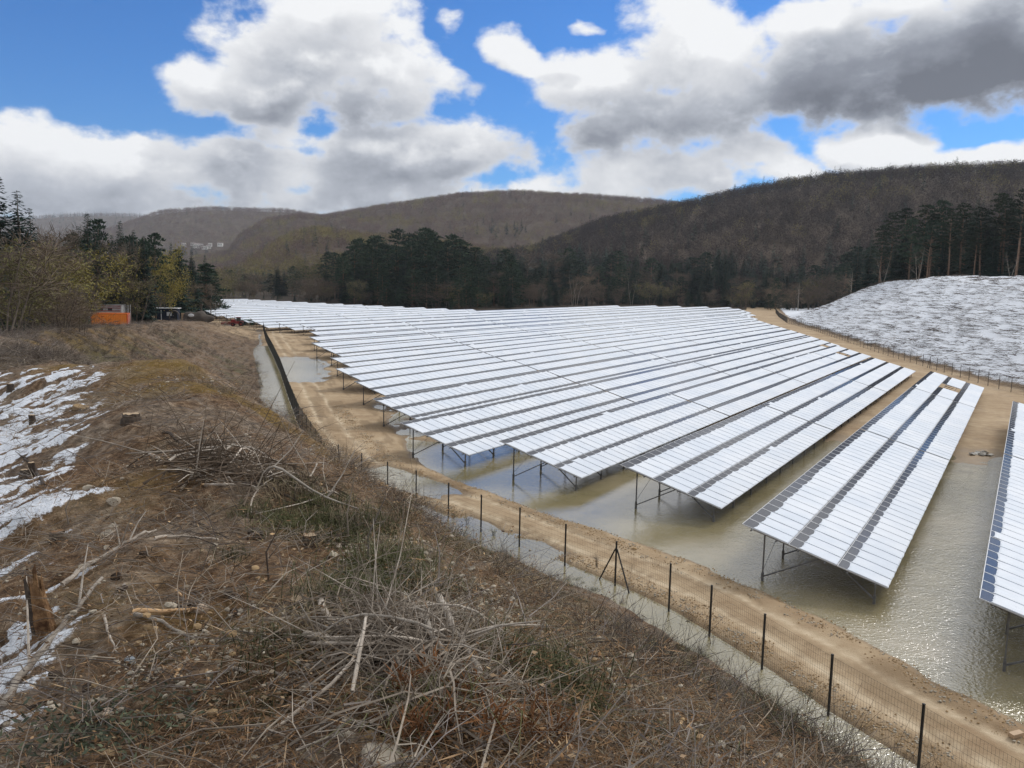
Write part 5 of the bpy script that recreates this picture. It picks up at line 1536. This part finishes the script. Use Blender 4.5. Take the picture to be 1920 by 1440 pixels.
strew('dead_brush', 26000, 30, 185, P_BRUSH, 'low dead brush and stubble on the receding part of the berm', lambda q, x, y: sst(-on_crest(q), -3, 0) * (.2 + .8 * patch(x, y, 5, 97, .42, .6)) * (1 - .75 * sst(q['s'], 120, 165)), 7, .4, .95, tilt=.5, a0=-40, a1=-10, grow=.001)
strew('twig_litter', 12000, 30, 185, P_STK, 'sticks and brash lying on the receding part of the berm', lambda q, x, y: .3 + .7 * patch(x, y, 6, 98, .45, .6), 8, .8, 2.0, a0=-40, a1=-10, grow=.004)
# pale stony strip running diagonally down the slope, and the greener hollows beside it
g = np.random.RandomState(31)
A = np.array([ground_at(*p) for p in [(640, 1022), (700, 1058), (760, 1085), (810, 1112), (870, 1145), (940, 1185), (1000, 1235), (1090, 1310), (1190, 1375), (1290, 1438)]])
n = 420; tt = g.uniform(0, len(A) - 1, n); x = np.interp(tt, np.arange(len(A)), A[:, 0]) + g.normal(0, .16, n); y = np.interp(tt, np.arange(len(A)), A[:, 1]) + g.normal(0, .16, n)
scatter('gravel', np.column_stack([x, y, terrain(x, y) - .005]), np.column_stack([np.zeros(n), np.zeros(n), g.rand(n) * 6.28]), g.uniform(.5, 1.3, n), g.randint(0, len(P_STONE), n), P_STONE, 'strip of pale limestone rubble running diagonally down the berm slope')
X_, Y_ = [], []
for px, py, rr, n in [(905, 1050, .6, 60), (740, 1098, .3, 16), (640, 985, .5, 26), (990, 1290, .3, 26), (1035, 1335, .35, 26), (1130, 1165, .8, 55), (1210, 1210, .7, 50), (1340, 1300, .7, 55), (850, 1010, .5, 34), (1250, 1270, .6, 45), (1420, 1370, .7, 45), (680, 1140, .25, 10), (1080, 1090, .5, 30)]:
    c = ground_at(px, py); X_.append(c[0] + g.normal(0, rr * .55, n)); Y_.append(c[1] + g.normal(0, rr * .55, n))
x, y = np.concatenate(X_), np.concatenate(Y_); n = len(x)
scatter('green_grass', np.column_stack([x, y, terrain(x, y)]), np.column_stack([g.normal(0, .2, n), g.normal(0, .2, n), g.rand(n) * 6.28]), g.uniform(.45, .95, n), g.randint(0, 3, n), P_GRASS, 'drooping olive-green grass clumps in the hollows of the slope')
# sticks poking out of the snow on the mound
g = np.random.RandomState(12); n = 7000
az = np.radians(g.uniform(17, 36, n)); r = g.uniform(95, 310, n); x, y = np.sin(az) * r, np.cos(az) * r
z, q = terrain(x, y, True); k = (q['e'] > 3) & (q['ue'] < 1.15)
P_MS = [sticks(460 + i, 5, 1.0, (.6, 2.2), (.012, .03), M_DARKTWIG, .10) for i in range(4)]
scatter('brash', np.column_stack([x, y, z + .03])[k], np.column_stack([np.zeros(n), np.zeros(n), g.rand(n) * 6.28])[k], g.uniform(.6, 1.4, n)[k], g.randint(0, 4, n)[k], P_MS, 'dark brash sticks showing through the snow on the spoil mound')
# stones along the sandy track
g = np.random.RandomState(13); L, s = walk(FENCE_W, .05, 12, 95); n = 3000; i = g.randint(0, len(L), n)
off = np.where(g.rand(n) < .62, g.normal(-.75, .3, n), g.normal(-4.3, .45, n))
tg = np.gradient(L, axis=0); tg /= np.linalg.norm(tg, axis=1)[:, None]; nx, ny = -tg[i, 1], tg[i, 0]
x, y = L[i, 0] + nx * off, L[i, 1] + ny * off; z = terrain(x, y)
P_TS = [stones(470 + i, 6, .25, (.010, .040), M_ROCKO) for i in range(2)] + [stones(474, 6, .25, (.012, .045), M_ROCK)]
scatter('gravel', np.column_stack([x, y, z]), np.column_stack([np.zeros(n), np.zeros(n), g.rand(n) * 6.28]), g.uniform(.5, 1.3, n), g.randint(0, 3, n), P_TS, 'ochre gravel along both edges of the sandy track')


# ---- single pieces, each set on the ground where the photograph shows it
def stick_between(name, pts, r, mt, label, cat, group=None, lift=0.0, seed=0, twigs=0, sides=7):
    """a branch lying on the ground through the given points of the photograph"""
    g = np.random.RandomState(seed)
    P = np.array([ground_at(*p) for p in pts]); n = max(6, 4 * len(P))
    t = np.linspace(0, 1, len(P)); tt = np.linspace(0, 1, n)
    Q = np.stack([np.interp(tt, t, P[:, k]) for k in range(3)], 1)
    Q[:, 2] = np.maximum(Q[:, 2], terrain(Q[:, 0], Q[:, 1])) + r * .7 + lift
    L = np.linalg.norm(P[-1] - P[0]); Q += g.normal(0, .006 * L, (n, 3)) * np.array((1, 1, .5))
    o = Q[0].copy(); b = MB(); rad = r * np.linspace(1, .45, n); b.tube(Q - o, rad, sides)
    me = b.mesh(name, mt, smooth=True)
    if not twigs: return tag(link(name, me, None, tuple(o)), label, cat, group)
    root = tag(empty(name, tuple(o)), label, cat, group); link('stem', me, root)
    for k in range(twigs):
        j = g.randint(n // 3, n); a = g.rand() * 6.28; l = L * g.uniform(.12, .3); d = Q[min(j, n - 1)] - Q[j - 1]; d /= np.linalg.norm(d)
        e = Q[j - 1] + (d + np.array((math.cos(a), math.sin(a), g.uniform(.1, .6)))) * l
        tb = MB(); tb.tube([Q[j - 1] - o, (Q[j - 1] + e) / 2 - o + (0, 0, .02), e - o], [r * .35, r * .25, r * .1], 4); tb.build('twig', mt, root)
    return root


stick_between('branch', [(0, 1345), (35, 1285), (105, 1205), (150, 1150), (190, 1098)], .020, M_GREYWOOD, 'long pale lichen-grey branch lying below the rotten stump at the snow edge', 'branch', 'loose branches on the berm', .02, 1, 2)
stick_between('branch', [(118, 1108), (165, 1072), (220, 1040), (262, 1018), (292, 1004)], .016, M_GREYWOOD, 'long bleached branch running from the rotten stump up over the crest', 'branch', 'loose branches on the berm', .03, 2, 3)
stick_between('branch', [(250, 1156), (310, 1156), (372, 1150)], .014, M_FRESHWOOD, 'peeled yellow-brown stick pointing at the egg-shaped stone', 'branch', 'loose branches on the berm', .012, 3)
stick_between('branch', [(252, 1160), (310, 1178), (374, 1212)], .012, M_GREYWOOD, 'grey stick forming a V with the peeled stick', 'branch', 'loose branches on the berm', .01, 4)
stick_between('branch', [(822, 1163), (845, 1215), (872, 1262), (893, 1310), (902, 1362)], .021, M_GREYWOOD, 'thick pale curved branch on top of the brush pile', 'branch', 'branches on the brush pile', .10, 5, 4)
stick_between('branch', [(787, 1193), (812, 1240), (838, 1285), (858, 1330)], .015, M_GREYWOOD, 'second pale branch left of the thick curved one', 'branch', 'branches on the brush pile', .09, 6, 3)
stick_between('branch', [(600, 1165), (620, 1200), (680, 1218), (728, 1224)], .018, M_GREYWOOD, 'forked pale branch at the upper left of the brush pile', 'branch', 'branches on the brush pile', .08, 7, 4)
stick_between('branch', [(573, 1214), (640, 1228), (712, 1240)], .016, M_GREYWOOD, 'straight pale branch below the forked one', 'branch', 'branches on the brush pile', .05, 8, 2)
stick_between('branch', [(580, 1345), (600, 1365), (640, 1382)], .022, M_GREYWOOD, 'short thick grey branch left of the split log', 'branch', 'loose branches on the berm', .01, 9)
stick_between('branch', [(303, 818), (345, 842), (420, 862), (500, 872)], .018, M_BARKD, 'dark dead branch along the top of the far brush heap', 'branch', 'branches of the far brush heap', .03, 10, 5)
stick_between('branch', [(280, 855), (330, 888), (390, 905), (440, 915)], .018, M_GREYWOOD, 'pale curved branch at the left of the far brush heap', 'branch', 'branches of the far brush heap', .03, 11, 4)
stick_between('branch', [(440, 915), (520, 935), (600, 960)], .016, M_BARKD, 'dark branch trailing right from the far brush heap', 'branch', 'branches of the far brush heap', .03, 12, 4)
stick_between('branch', [(430, 1260), (500, 1272), (560, 1280)], .010, M_GREYWOOD, 'thin stick lying below the green tuft', 'branch', 'loose branches on the berm', .01, 13)
stick_between('branch', [(520, 1290), (600, 1305), (660, 1330)], .011, M_GREYWOOD, 'thin branch running towards the split log', 'branch', 'loose branches on the berm', .02, 14)
stick_between('branch', [(290, 1015), (350, 1010), (410, 1018)], .012, M_GREYWOOD, 'grey stick lying across the crest beyond the V of sticks', 'branch', 'loose branches on the berm', .01, 15)
stick_between('branch', [(196, 1160), (205, 1200), (222, 1232)], .008, M_GREYWOOD, 'small curved twig below the leaning stump', 'branch', 'loose branches on the berm', .01, 16)
stick_between('branch', [(0, 1375), (60, 1335), (110, 1308)], .011, M_BARKD, 'dark stick along the lowest snow patch', 'branch', 'loose branches on the berm', .01, 17)
stick_between('branch', [(930, 1275), (1010, 1320), (1090, 1385), (1130, 1440)], .014, M_BARKD, 'long thin branch trailing down the slope from the brush pile', 'branch', 'loose branches on the berm', .03, 18, 4)
stick_between('branch', [(950, 1180), (1030, 1240), (1110, 1300), (1190, 1365)], .014, M_BARKD, 'dark branch lying downslope right of the brush pile', 'branch', 'loose branches on the berm', .04, 19, 4)
stick_between('branch', [(1130, 1282), (1165, 1310), (1190, 1345)], .013, M_GREYWOOD, 'grey snag on the slope right of the dark branch', 'branch', 'loose branches on the berm', .04, 20, 2)
stick_between('branch', [(1232, 1152), (1262, 1172), (1300, 1165)], .02, M_BARKD, 'dark crooked branch hanging over the ditch water', 'branch', 'loose branches on the berm', .03, 21, 2)
stick_between('branch', [(85, 915), (60, 880), (30, 850)], .02, M_BARKD, 'dark root piece in the upper snow patch', 'branch', 'loose branches on the berm', .01, 22)
stick_between('log', [(652, 1322), (690, 1352), (738, 1395)], .05, M_ROTWOOD, 'split weathered brown log below the brush pile', 'log', None, .0, 23, 0, 8)
for i, (pa, pb) in enumerate([((340, 1255), (328, 1278)), ((388, 1265), (392, 1288)), ((640, 1290), (700, 1300)), ((505, 1150), (522, 1178)), ((330, 1112), (342, 1124))]):
    stick_between('wood_chip', [pa, pb], .010, M_FRESHWOOD, ['fresh orange splinter of wood below the V of sticks', 'fresh wood splinter right of the first splinter', 'fresh splinter beside the split log', 'fresh splinter left of the nearest stump', 'small fresh chip above the peeled stick'][i], 'wood chip', 'fresh wood splinters', .008, 30 + i, 0, 4)


def stump(px, py, r, h, label, seed, lean=0.0, cut=M_CUTWOOD, bark=M_BARKD):
    g = np.random.RandomState(seed); P = ground_at(px, py)
    root = tag(empty('tree_stump', tuple(P), g.rand() * 6), label, 'stump', 'tree stumps on the berm')
    n = 14; a = np.arange(n) * 6.283 / n; w = 1 + g.normal(0, .06, n)
    rings = [(1.35, -.05), (1.15, h * .25), (1.0, h * .6), (.97, h)]
    V = np.concatenate([np.stack([np.cos(a) * r * w * k + lean * zz, np.sin(a) * r * w * k, np.full(n, zz) + (g.normal(0, .05 * r, n) if zz == h else 0)], 1) for k, zz in rings])
    i = np.arange(3)[:, None] * n; j = np.arange(n)[None]; j2 = (j + 1) % n
    b = MB(); b.add(V, np.stack([i + j, i + j2, i + n + j2, i + n + j], -1).reshape(-1, 4)); b.build('bark', bark, root)
    b = MB(); top = V[3 * n:] * (.97, .97, 1); c = top.mean(0); b.add(np.concatenate([top + (0, 0, .004), [c + (0, 0, .008)]]), [(q, (q + 1) % n, n) for q in range(n)]); b.build('cut_face', cut, root)


stump(562, 1142, .05, .05, 'sawn stump with pale cut face at the edge of the brush pile', 1)
stump(581, 1022, .05, .07, 'sawn stump with whitish splintered top among dry stems', 2)
stump(480, 1010, .05, .06, 'dark mossy stump left of the splintered one', 3, .1, M_BARKD)
stump(246, 788, .10, .08, 'wide old stump on the crest near the yellow moss', 4)
stump(108, 1012, .05, .06, 'tiny reddish stump beside the snow', 5, 0, M_ROTWOOD)
stump(20, 735, .07, .20, 'upright stump in the upper snow patch', 6, .1, M_CUTWOOD)
stump(62, 795, .05, .15, 'thin stump in the middle of the snow', 7, -.1)
stump(465, 905, .10, .08, 'sawn stump inside the far brush heap', 8)
stump(40, 905, .04, .14, 'leaning stump in the snow', 9, .3)
stump(62, 892, .035, .15, 'slender stump beside the leaning one', 10, .1)
# rotten leaning snag at the snow edge
P = ground_at(92, 1195); root = tag(empty('rotten_snag', tuple(P)), 'rotten orange-brown snag leaning at the edge of the snow', 'stump')
g = np.random.RandomState(6); b = MB(); n = 20; zz = np.linspace(-.05, .28, 8); GV = 1 + g.normal(0, .22, n)
V = np.concatenate([np.stack([np.cos(np.arange(n) * 6.283 / n) * .042 * (1.25 - .6 * k / 7) * GV * (1 + g.normal(0, .09, n)) - .05 * k / 7, np.sin(np.arange(n) * 6.283 / n) * .040 * (1.2 - .5 * k / 7) * GV * (1 + g.normal(0, .09, n)), np.full(n, z_) + (g.normal(0, .06, n) if k == 7 else 0)], 1) for k, z_ in enumerate(zz)])
i = np.arange(7)[:, None] * n; j = np.arange(n)[None]; j2 = (j + 1) % n
b.add(V, np.stack([i + j, i + j2, i + n + j2, i + n + j], -1).reshape(-1, 4)); b.build('rotten_wood', M_ROTWOOD, root)
b = MB(); b.tube([(-.05, -.02, .03), (-.075, -.02, .18), (-.11, 0, .31)], [.024, .018, .006], 7); b.build('bark_strip', M_BARKD, root)


def stone(px, py, r, label, mt=M_ROCK, seed=0, flat=.7, sub=3, lump=.06, group='stones on the berm'):
    P = ground_at(px, py); b = MB()
    if lump > 0: b.rock((0, 0, r * flat * .40), (r * 1.25, r, r * flat), seed, 3)
    else: b.ball((0, 0, r * flat * .45), (r * 1.25, r, r * flat), seed, 3, 0)
    return tag(b.build('stone', mt, None, smooth=lump <= 0, loc=tuple(P), rot=(0, 0, seed * 1.3)), label, 'stone', group)


stone(378, 1146, .036, 'smooth egg-shaped cream stone at the tip of the peeled stick', M_PEBBLE, 1, .8, 3, .0)
stone(247, 1241, .026, 'rounded blue-grey stone below the V of sticks', mat('bluish_stone', (.34, .38, .42), (.26, .29, .32), 2, .8), 2, .7, 2, .08)
for i, (px, py, r, lab, mt) in enumerate([
    (160, 1065, .028, 'grey stone beside the bleached branch', M_ROCK), (212, 990, .03, 'pale stone on the crest above the bleached branch', M_ROCK), (200, 1002, .035, 'pale flat stone left of the crest stone', M_ROCK),
    (200, 1028, .022, 'small white stone below the crest stones', M_ROCK), (215, 945, .05, 'angular pale stone on the mossy crest', M_ROCK), (168, 918, .04, 'whitish stone in the gravelly bare patch', M_ROCK),
    (145, 1205, .02, 'pale pebble near the pale lichen branch', M_ROCK), (668, 1362, .032, 'yellow angular stone left of the split log', M_ROCKO), (696, 1388, .03, 'ochre stone leaning on the split log', M_ROCKO),
    (722, 1398, .025, 'small yellow stone at the lower end of the log', M_ROCKO), (655, 1388, .03, 'white stone below the yellow angular stone', M_ROCK), (718, 1432, .06, 'large pale block at the bottom edge of the picture', M_ROCK),
    (770, 1432, .055, 'large pale block right of the bottom edge block', M_ROCK), (690, 1138, .04, 'bluish white stone in the brush left of the stony strip', M_ROCK), (792, 1104, .07, 'largest white rock of the stony strip', M_ROCK),
    (808, 1112, .06, 'white rock touching the largest rock', M_ROCK), (796, 1094, .055, 'bluish rock above the largest rock', M_ROCK), (938, 1184, .05, 'bluish rock lower on the stony strip', M_ROCK),
    (900, 1165, .035, 'white stone above the lower bluish rock', M_ROCK), (862, 1140, .04, 'white stone halfway along the stony strip', M_ROCK), (198, 1342, .025, 'cream stone above the grey-green sprigs', M_PEBBLE),
    (92, 1418, .022, 'pale stone near the lower left corner', M_ROCK), (430, 1262, .018, 'pebble near the thin stick', M_ROCK), (478, 1068, .022, 'small ochre stone left of the nearest stump', M_ROCKO), (150, 768, .09, 'ochre stone on the mossy crest near the snow', M_ROCKO),
    (75, 1200, .022, 'yellowish pebble at the foot of the rotten snag', M_ROCKO), (1190, 1030, .09, 'orange stone at the ditch edge', M_ROCKO), (625, 1042, .03, 'grey stone right of the splintered stump', M_ROCK)]):
    stone(px, py, r, lab, mt, 10 + i)


def cone_mesh():
    b = MB(); b.ball((0, 0, .018), (.022, .022, .03), 5, 2, .25); return b.mesh('pine_cone', M_CONE, smooth=False)


CONE = cone_mesh()
for i, (px, py, lab) in enumerate([(265, 1042, 'dark pine cone below the bleached branch'), (213, 1084, 'dark pine cone left of the crest sticks'), (113, 1272, 'pine cone below the pale lichen branch'), (378, 1183, 'pine cone inside the V of sticks'),
                                   (335, 1142, 'pine cone left of the egg stone'), (360, 1138, 'pine cone beside the egg stone'), (438, 1152, 'pine cone right of the egg stone'), (423, 1118, 'pine cone above the egg stone'),
                                   (165, 1302, 'pine cone above the grey-green sprigs'), (545, 1302, 'pine cone left of the split log'), (523, 1205, 'pine cone by the green tuft'), (236, 1106, 'pine cone above the peeled stick')]):
    P = ground_at(px, py); tag(link('pine_cone', CONE, None, tuple(P), (rnd.uniform(-1.3, 1.3), rnd.uniform(-1, 1), rnd.random() * 6), 1.15), lab, 'pine cone', 'fallen pine cones')
for i, (px, py, s, lab) in enumerate([(528, 1228, .95, 'bright green grass tuft left of the brush pile'), (322, 1238, .45, 'small green moss tuft below the V of sticks'), (436, 1052, .5, 'green sprig on the crest right of the sticks'), (450, 1195, .5, 'low green patch right of the grey stick'),
                                      (510, 1350, .7, 'yellow-green tuft near the bottom edge'), (790, 1365, .9, 'green weeds under the brush pile'), (990, 1285, 1.3, 'dark green tuft on the slope right of the pile'), (905, 1050, 2.2, 'large drooping green grass clump on the slope'), (740, 1095, 1.3, 'green tuft beside the stony strip'), (630, 985, 1.3, 'dark green tuft in the brush below the far heap'), (1030, 1330, 1.2, 'second green tuft downslope of the pile')]):
    P = ground_at(px, py); r_ = tag(empty('grass_tuft', tuple(P), i), lab, 'grass tuft', 'green tufts on the berm'); link('blades', P_GRASS[i % 3], r_, scale=min(s, 1.2))['kind'] = 'stuff'
b = MB(); g = np.random.RandomState(15); n = 240
kites(b, np.column_stack([g.normal(0, .16, (n, 2)), g.uniform(0, .05, n)]), np.column_stack([g.normal(0, 1, (n, 2)), g.uniform(0, 1, n)]), unit(g, n), g.uniform(.025, .05, n), g.uniform(.008, .016, n))
SPR = b.mesh('sprigs', M_GREYLEAF)
for i, (px, py, lab) in enumerate([(195, 1372, 'grey-green sprigs near the lower left corner'), (165, 1392, 'grey-green sprigs left of the first sprigs'), (322, 1350, 'grey-green sprigs at the bottom centre left'), (225, 1375, 'grey-green sprigs below the cream stone'), (290, 1362, 'small grey-green sprigs between the others')]):
    P = ground_at(px, py); r_ = tag(empty('sprig_plant', tuple(P), i * 2.0), lab, 'plant', 'grey-green sprigs'); link('leaves', SPR, r_)['kind'] = 'stuff'


def brush_pile(name, label, outline, n, seed, lift, ln, rr, mt, big):
    """heap of cut branches over an area of the ground; the larger branches are parts, the rest one mesh"""
    g = np.random.RandomState(seed); A = np.array([ground_at(*p) for p in outline]); c = A.mean(0)
    root = tag(empty(name, tuple(c)), label, 'brush pile')
    rest = MB()
    for k in range(n):
        w = g.dirichlet(np.ones(len(A)) * .55); p = (A * w[:, None]).sum(0); a = g.rand() * 6.283; L = g.uniform(*ln)
        hgt = abs(g.normal(0, lift)); d = np.array((math.cos(a), math.sin(a), 0)) * L
        q = np.array([p - d / 2, p - d * .2, p + d * .15, p + d / 2]); q += g.normal(0, .07 * L, (4, 3)) * (1, 1, .4)
        gz = terrain(q[:, 0], q[:, 1]); q[:, 2] = gz + hgt * np.array((.4, 1.2, 1.1, .5)) + np.abs(g.normal(0, .05 * L, 4)) + .01
        r = g.uniform(*rr) * (1.5 if k < big else 1.0)
        bb = MB() if k < big else rest
        tt = np.linspace(0, 3, 9); Q = np.stack([np.interp(tt, np.arange(4), q[:, m]) for m in range(3)], 1)
        Q[1:-1] = (Q[:-2] + 2 * Q[1:-1] + Q[2:]) / 4
        if k >= big: Q = Q[::2]
        bb.tube(Q - c, r * np.linspace(1.0, .35, len(Q)), 5 if k < big else 3, cap=k < big)
        for m in range(g.randint(1, 4)):
            j = g.randint(1, len(Q) - 1); e = Q[j] + (d / L * .6 + g.normal(0, .6, 3) + (0, 0, .35)) * L * g.uniform(.15, .4)
            bb.tube(np.array([Q[j], (Q[j] + e) / 2 + g.normal(0, .015, 3), e]) - c, [r * .5, r * .35, r * .15], 3, cap=False)
        if k < big: bb.build('branch', M_GREYWOOD, root, smooth=True)
    rest.build('twigs', mt, root)['kind'] = 'stuff'
    return root


brush_pile('brush_pile', 'large tangle of grey cut branches at the bottom centre', [(590, 1150), (760, 1160), (930, 1240), (1060, 1440), (760, 1440), (600, 1290)], 430, 1, .06, (.25, .95), (.0025, .0065), M_STICK, 70)
brush_pile('brush_pile', 'long heap of cut branches on the crest below the far fence corner', [(300, 835), (430, 865), (590, 915), (640, 985), (470, 945), (310, 890)], 190, 2, .045, (.4, 1.4), (.004, .011), M_DARKTWIG, 30)
brush_pile('brush_pile', 'loose brush lying down the slope at the lower right', [(1080, 1300), (1250, 1330), (1420, 1440), (1150, 1440)], 150, 3, .05, (.25, .8), (.002, .0055), M_STICK, 16)
# dead reddish conifer sprays in the big pile
g = np.random.RandomState(25); b = MB(); n = 70
kites(b, np.zeros((n, 3)) + g.normal(0, .02, (n, 3)), unit(g, n) + (0, 0, .35), unit(g, n), g.uniform(.05, .12, n), np.full(n, .006)); SPRAY = b.mesh('needle_spray', M_REDTWIG)
for i, (px, py) in enumerate([(805, 1310), (870, 1355), (900, 1345), (760, 1335), (960, 1285), (920, 1410), (985, 1420), (840, 1400), (1010, 1380), (1160, 1250), (780, 1420), (1040, 1430)]):
    P = ground_at(px, py); tag(link('needle_spray', SPRAY, None, (P[0], P[1], P[2] + .09), (0, 0, i), 1.2), f'dead reddish conifer spray caught in the large brush tangle, {ORD[i + 1]} counted along it', 'conifer spray', 'dead reddish sprays in the brush')
# leafy saplings and tall dead stems standing against the water
for i, (px, py, h, lab, mt) in enumerate([(876, 990, .85, 'leafy sapling with olive leaves at the ditch edge', M_OLIVE), (850, 975, .7, 'sparse sapling left of the leafy one', M_OLIVE), (925, 1010, .5, 'small leafy sapling right of the first', M_OLIVE), (1335, 1215, .7, 'bare sapling at the edge of the ditch water', None), (1510, 1330, .7, 'small green sapling standing in the ditch water', M_GREYLEAF), (1120, 1065, .8, 'thin bent stems by the ditch', None)]):
    P = ground_at(px, py); g = np.random.RandomState(60 + i); root = tag(empty('sapling', tuple(P)), lab, 'sapling', 'saplings along the ditch')
    sb, lf = MB(), MB()
    for k in range(5):
        a = g.rand() * 6.28; e = np.array((math.cos(a) * .35, math.sin(a) * .35, 1)) * h * g.uniform(.6, 1.05); m = e * .5 + (0, 0, .08); sb.tube([(0, 0, -.1), m, e], [.010, .007, .002], 4)
        for q in range(4):
            s0 = m + (e - m) * g.rand(); f = s0 + g.normal(0, .18, 3) * h * .6; sb.tube([s0, f], [.004, .0015], 3)
            u = unit(g, 7); kites(lf, f + u * .07, u, unit(g, 7), g.uniform(.03, .06, 7), g.uniform(.015, .028, 7))
    sb.build('stem', M_BARK, root)
    if mt: lf.build('leaves', mt, root)
for i, (px, py, top, lab) in enumerate([(690, 1075, 935, 'tall pale dead stem above the stony strip'), (655, 1030, 900, 'tall thin dead stem left of the pale one'), (505, 1090, 985, 'dark slanting stem on the crest'), (905, 1235, 1150, 'upright straw stem right of the curved branch'), (130, 985, 930, 'reddish dry stem beside the snow'), (540, 820, 785, 'short leaning stick on the far slope'), (555, 935, 905, 'dry stem above the far heap')]):
    P = ground_at(px, py); D = np.linalg.norm(P - np.array((0, 0, EYE))); h = (py - top) / FPX * D
    g = np.random.RandomState(80 + i); b = MB(); b.tube([(0, 0, -.03), (g.uniform(-.1, .1) * h, 0, h * .5), (g.uniform(-.1, .35) * h, .05, h)], [.006, .005, .002], 5)
    b.tube([(0, 0, h * .4), (.25 * h, .1 * h, h * .75)], [.003, .001], 3)
    tag(b.build('dead_stem', M_STICK if i not in (2,) else M_DARKTWIG, None, loc=tuple(P)), lab, 'dead stem', 'dead stems on the berm')

# ------------------------------------------------------------------ air
def haze():
    m = bpy.data.materials.new('haze'); m.use_nodes = True; t = m.node_tree; t.nodes.clear()
    v = t.nodes.new('ShaderNodeVolumePrincipled'); v.inputs['Color'].default_value = (.84, .90, 1.0, 1); v.inputs['Density'].default_value = HAZE; v.inputs['Anisotropy'].default_value = .2
    o = t.nodes.new('ShaderNodeOutputMaterial'); t.links.new(v.outputs[0], o.inputs['Volume'])
    b = MB(); b.box((0, 2600, 85), (9600, 8000, 450))
    tag(b.build('haze', m), 'thin bluish air between the berm and the far hills', None, None, 'stuff')


HAZE = 0.00008
haze()
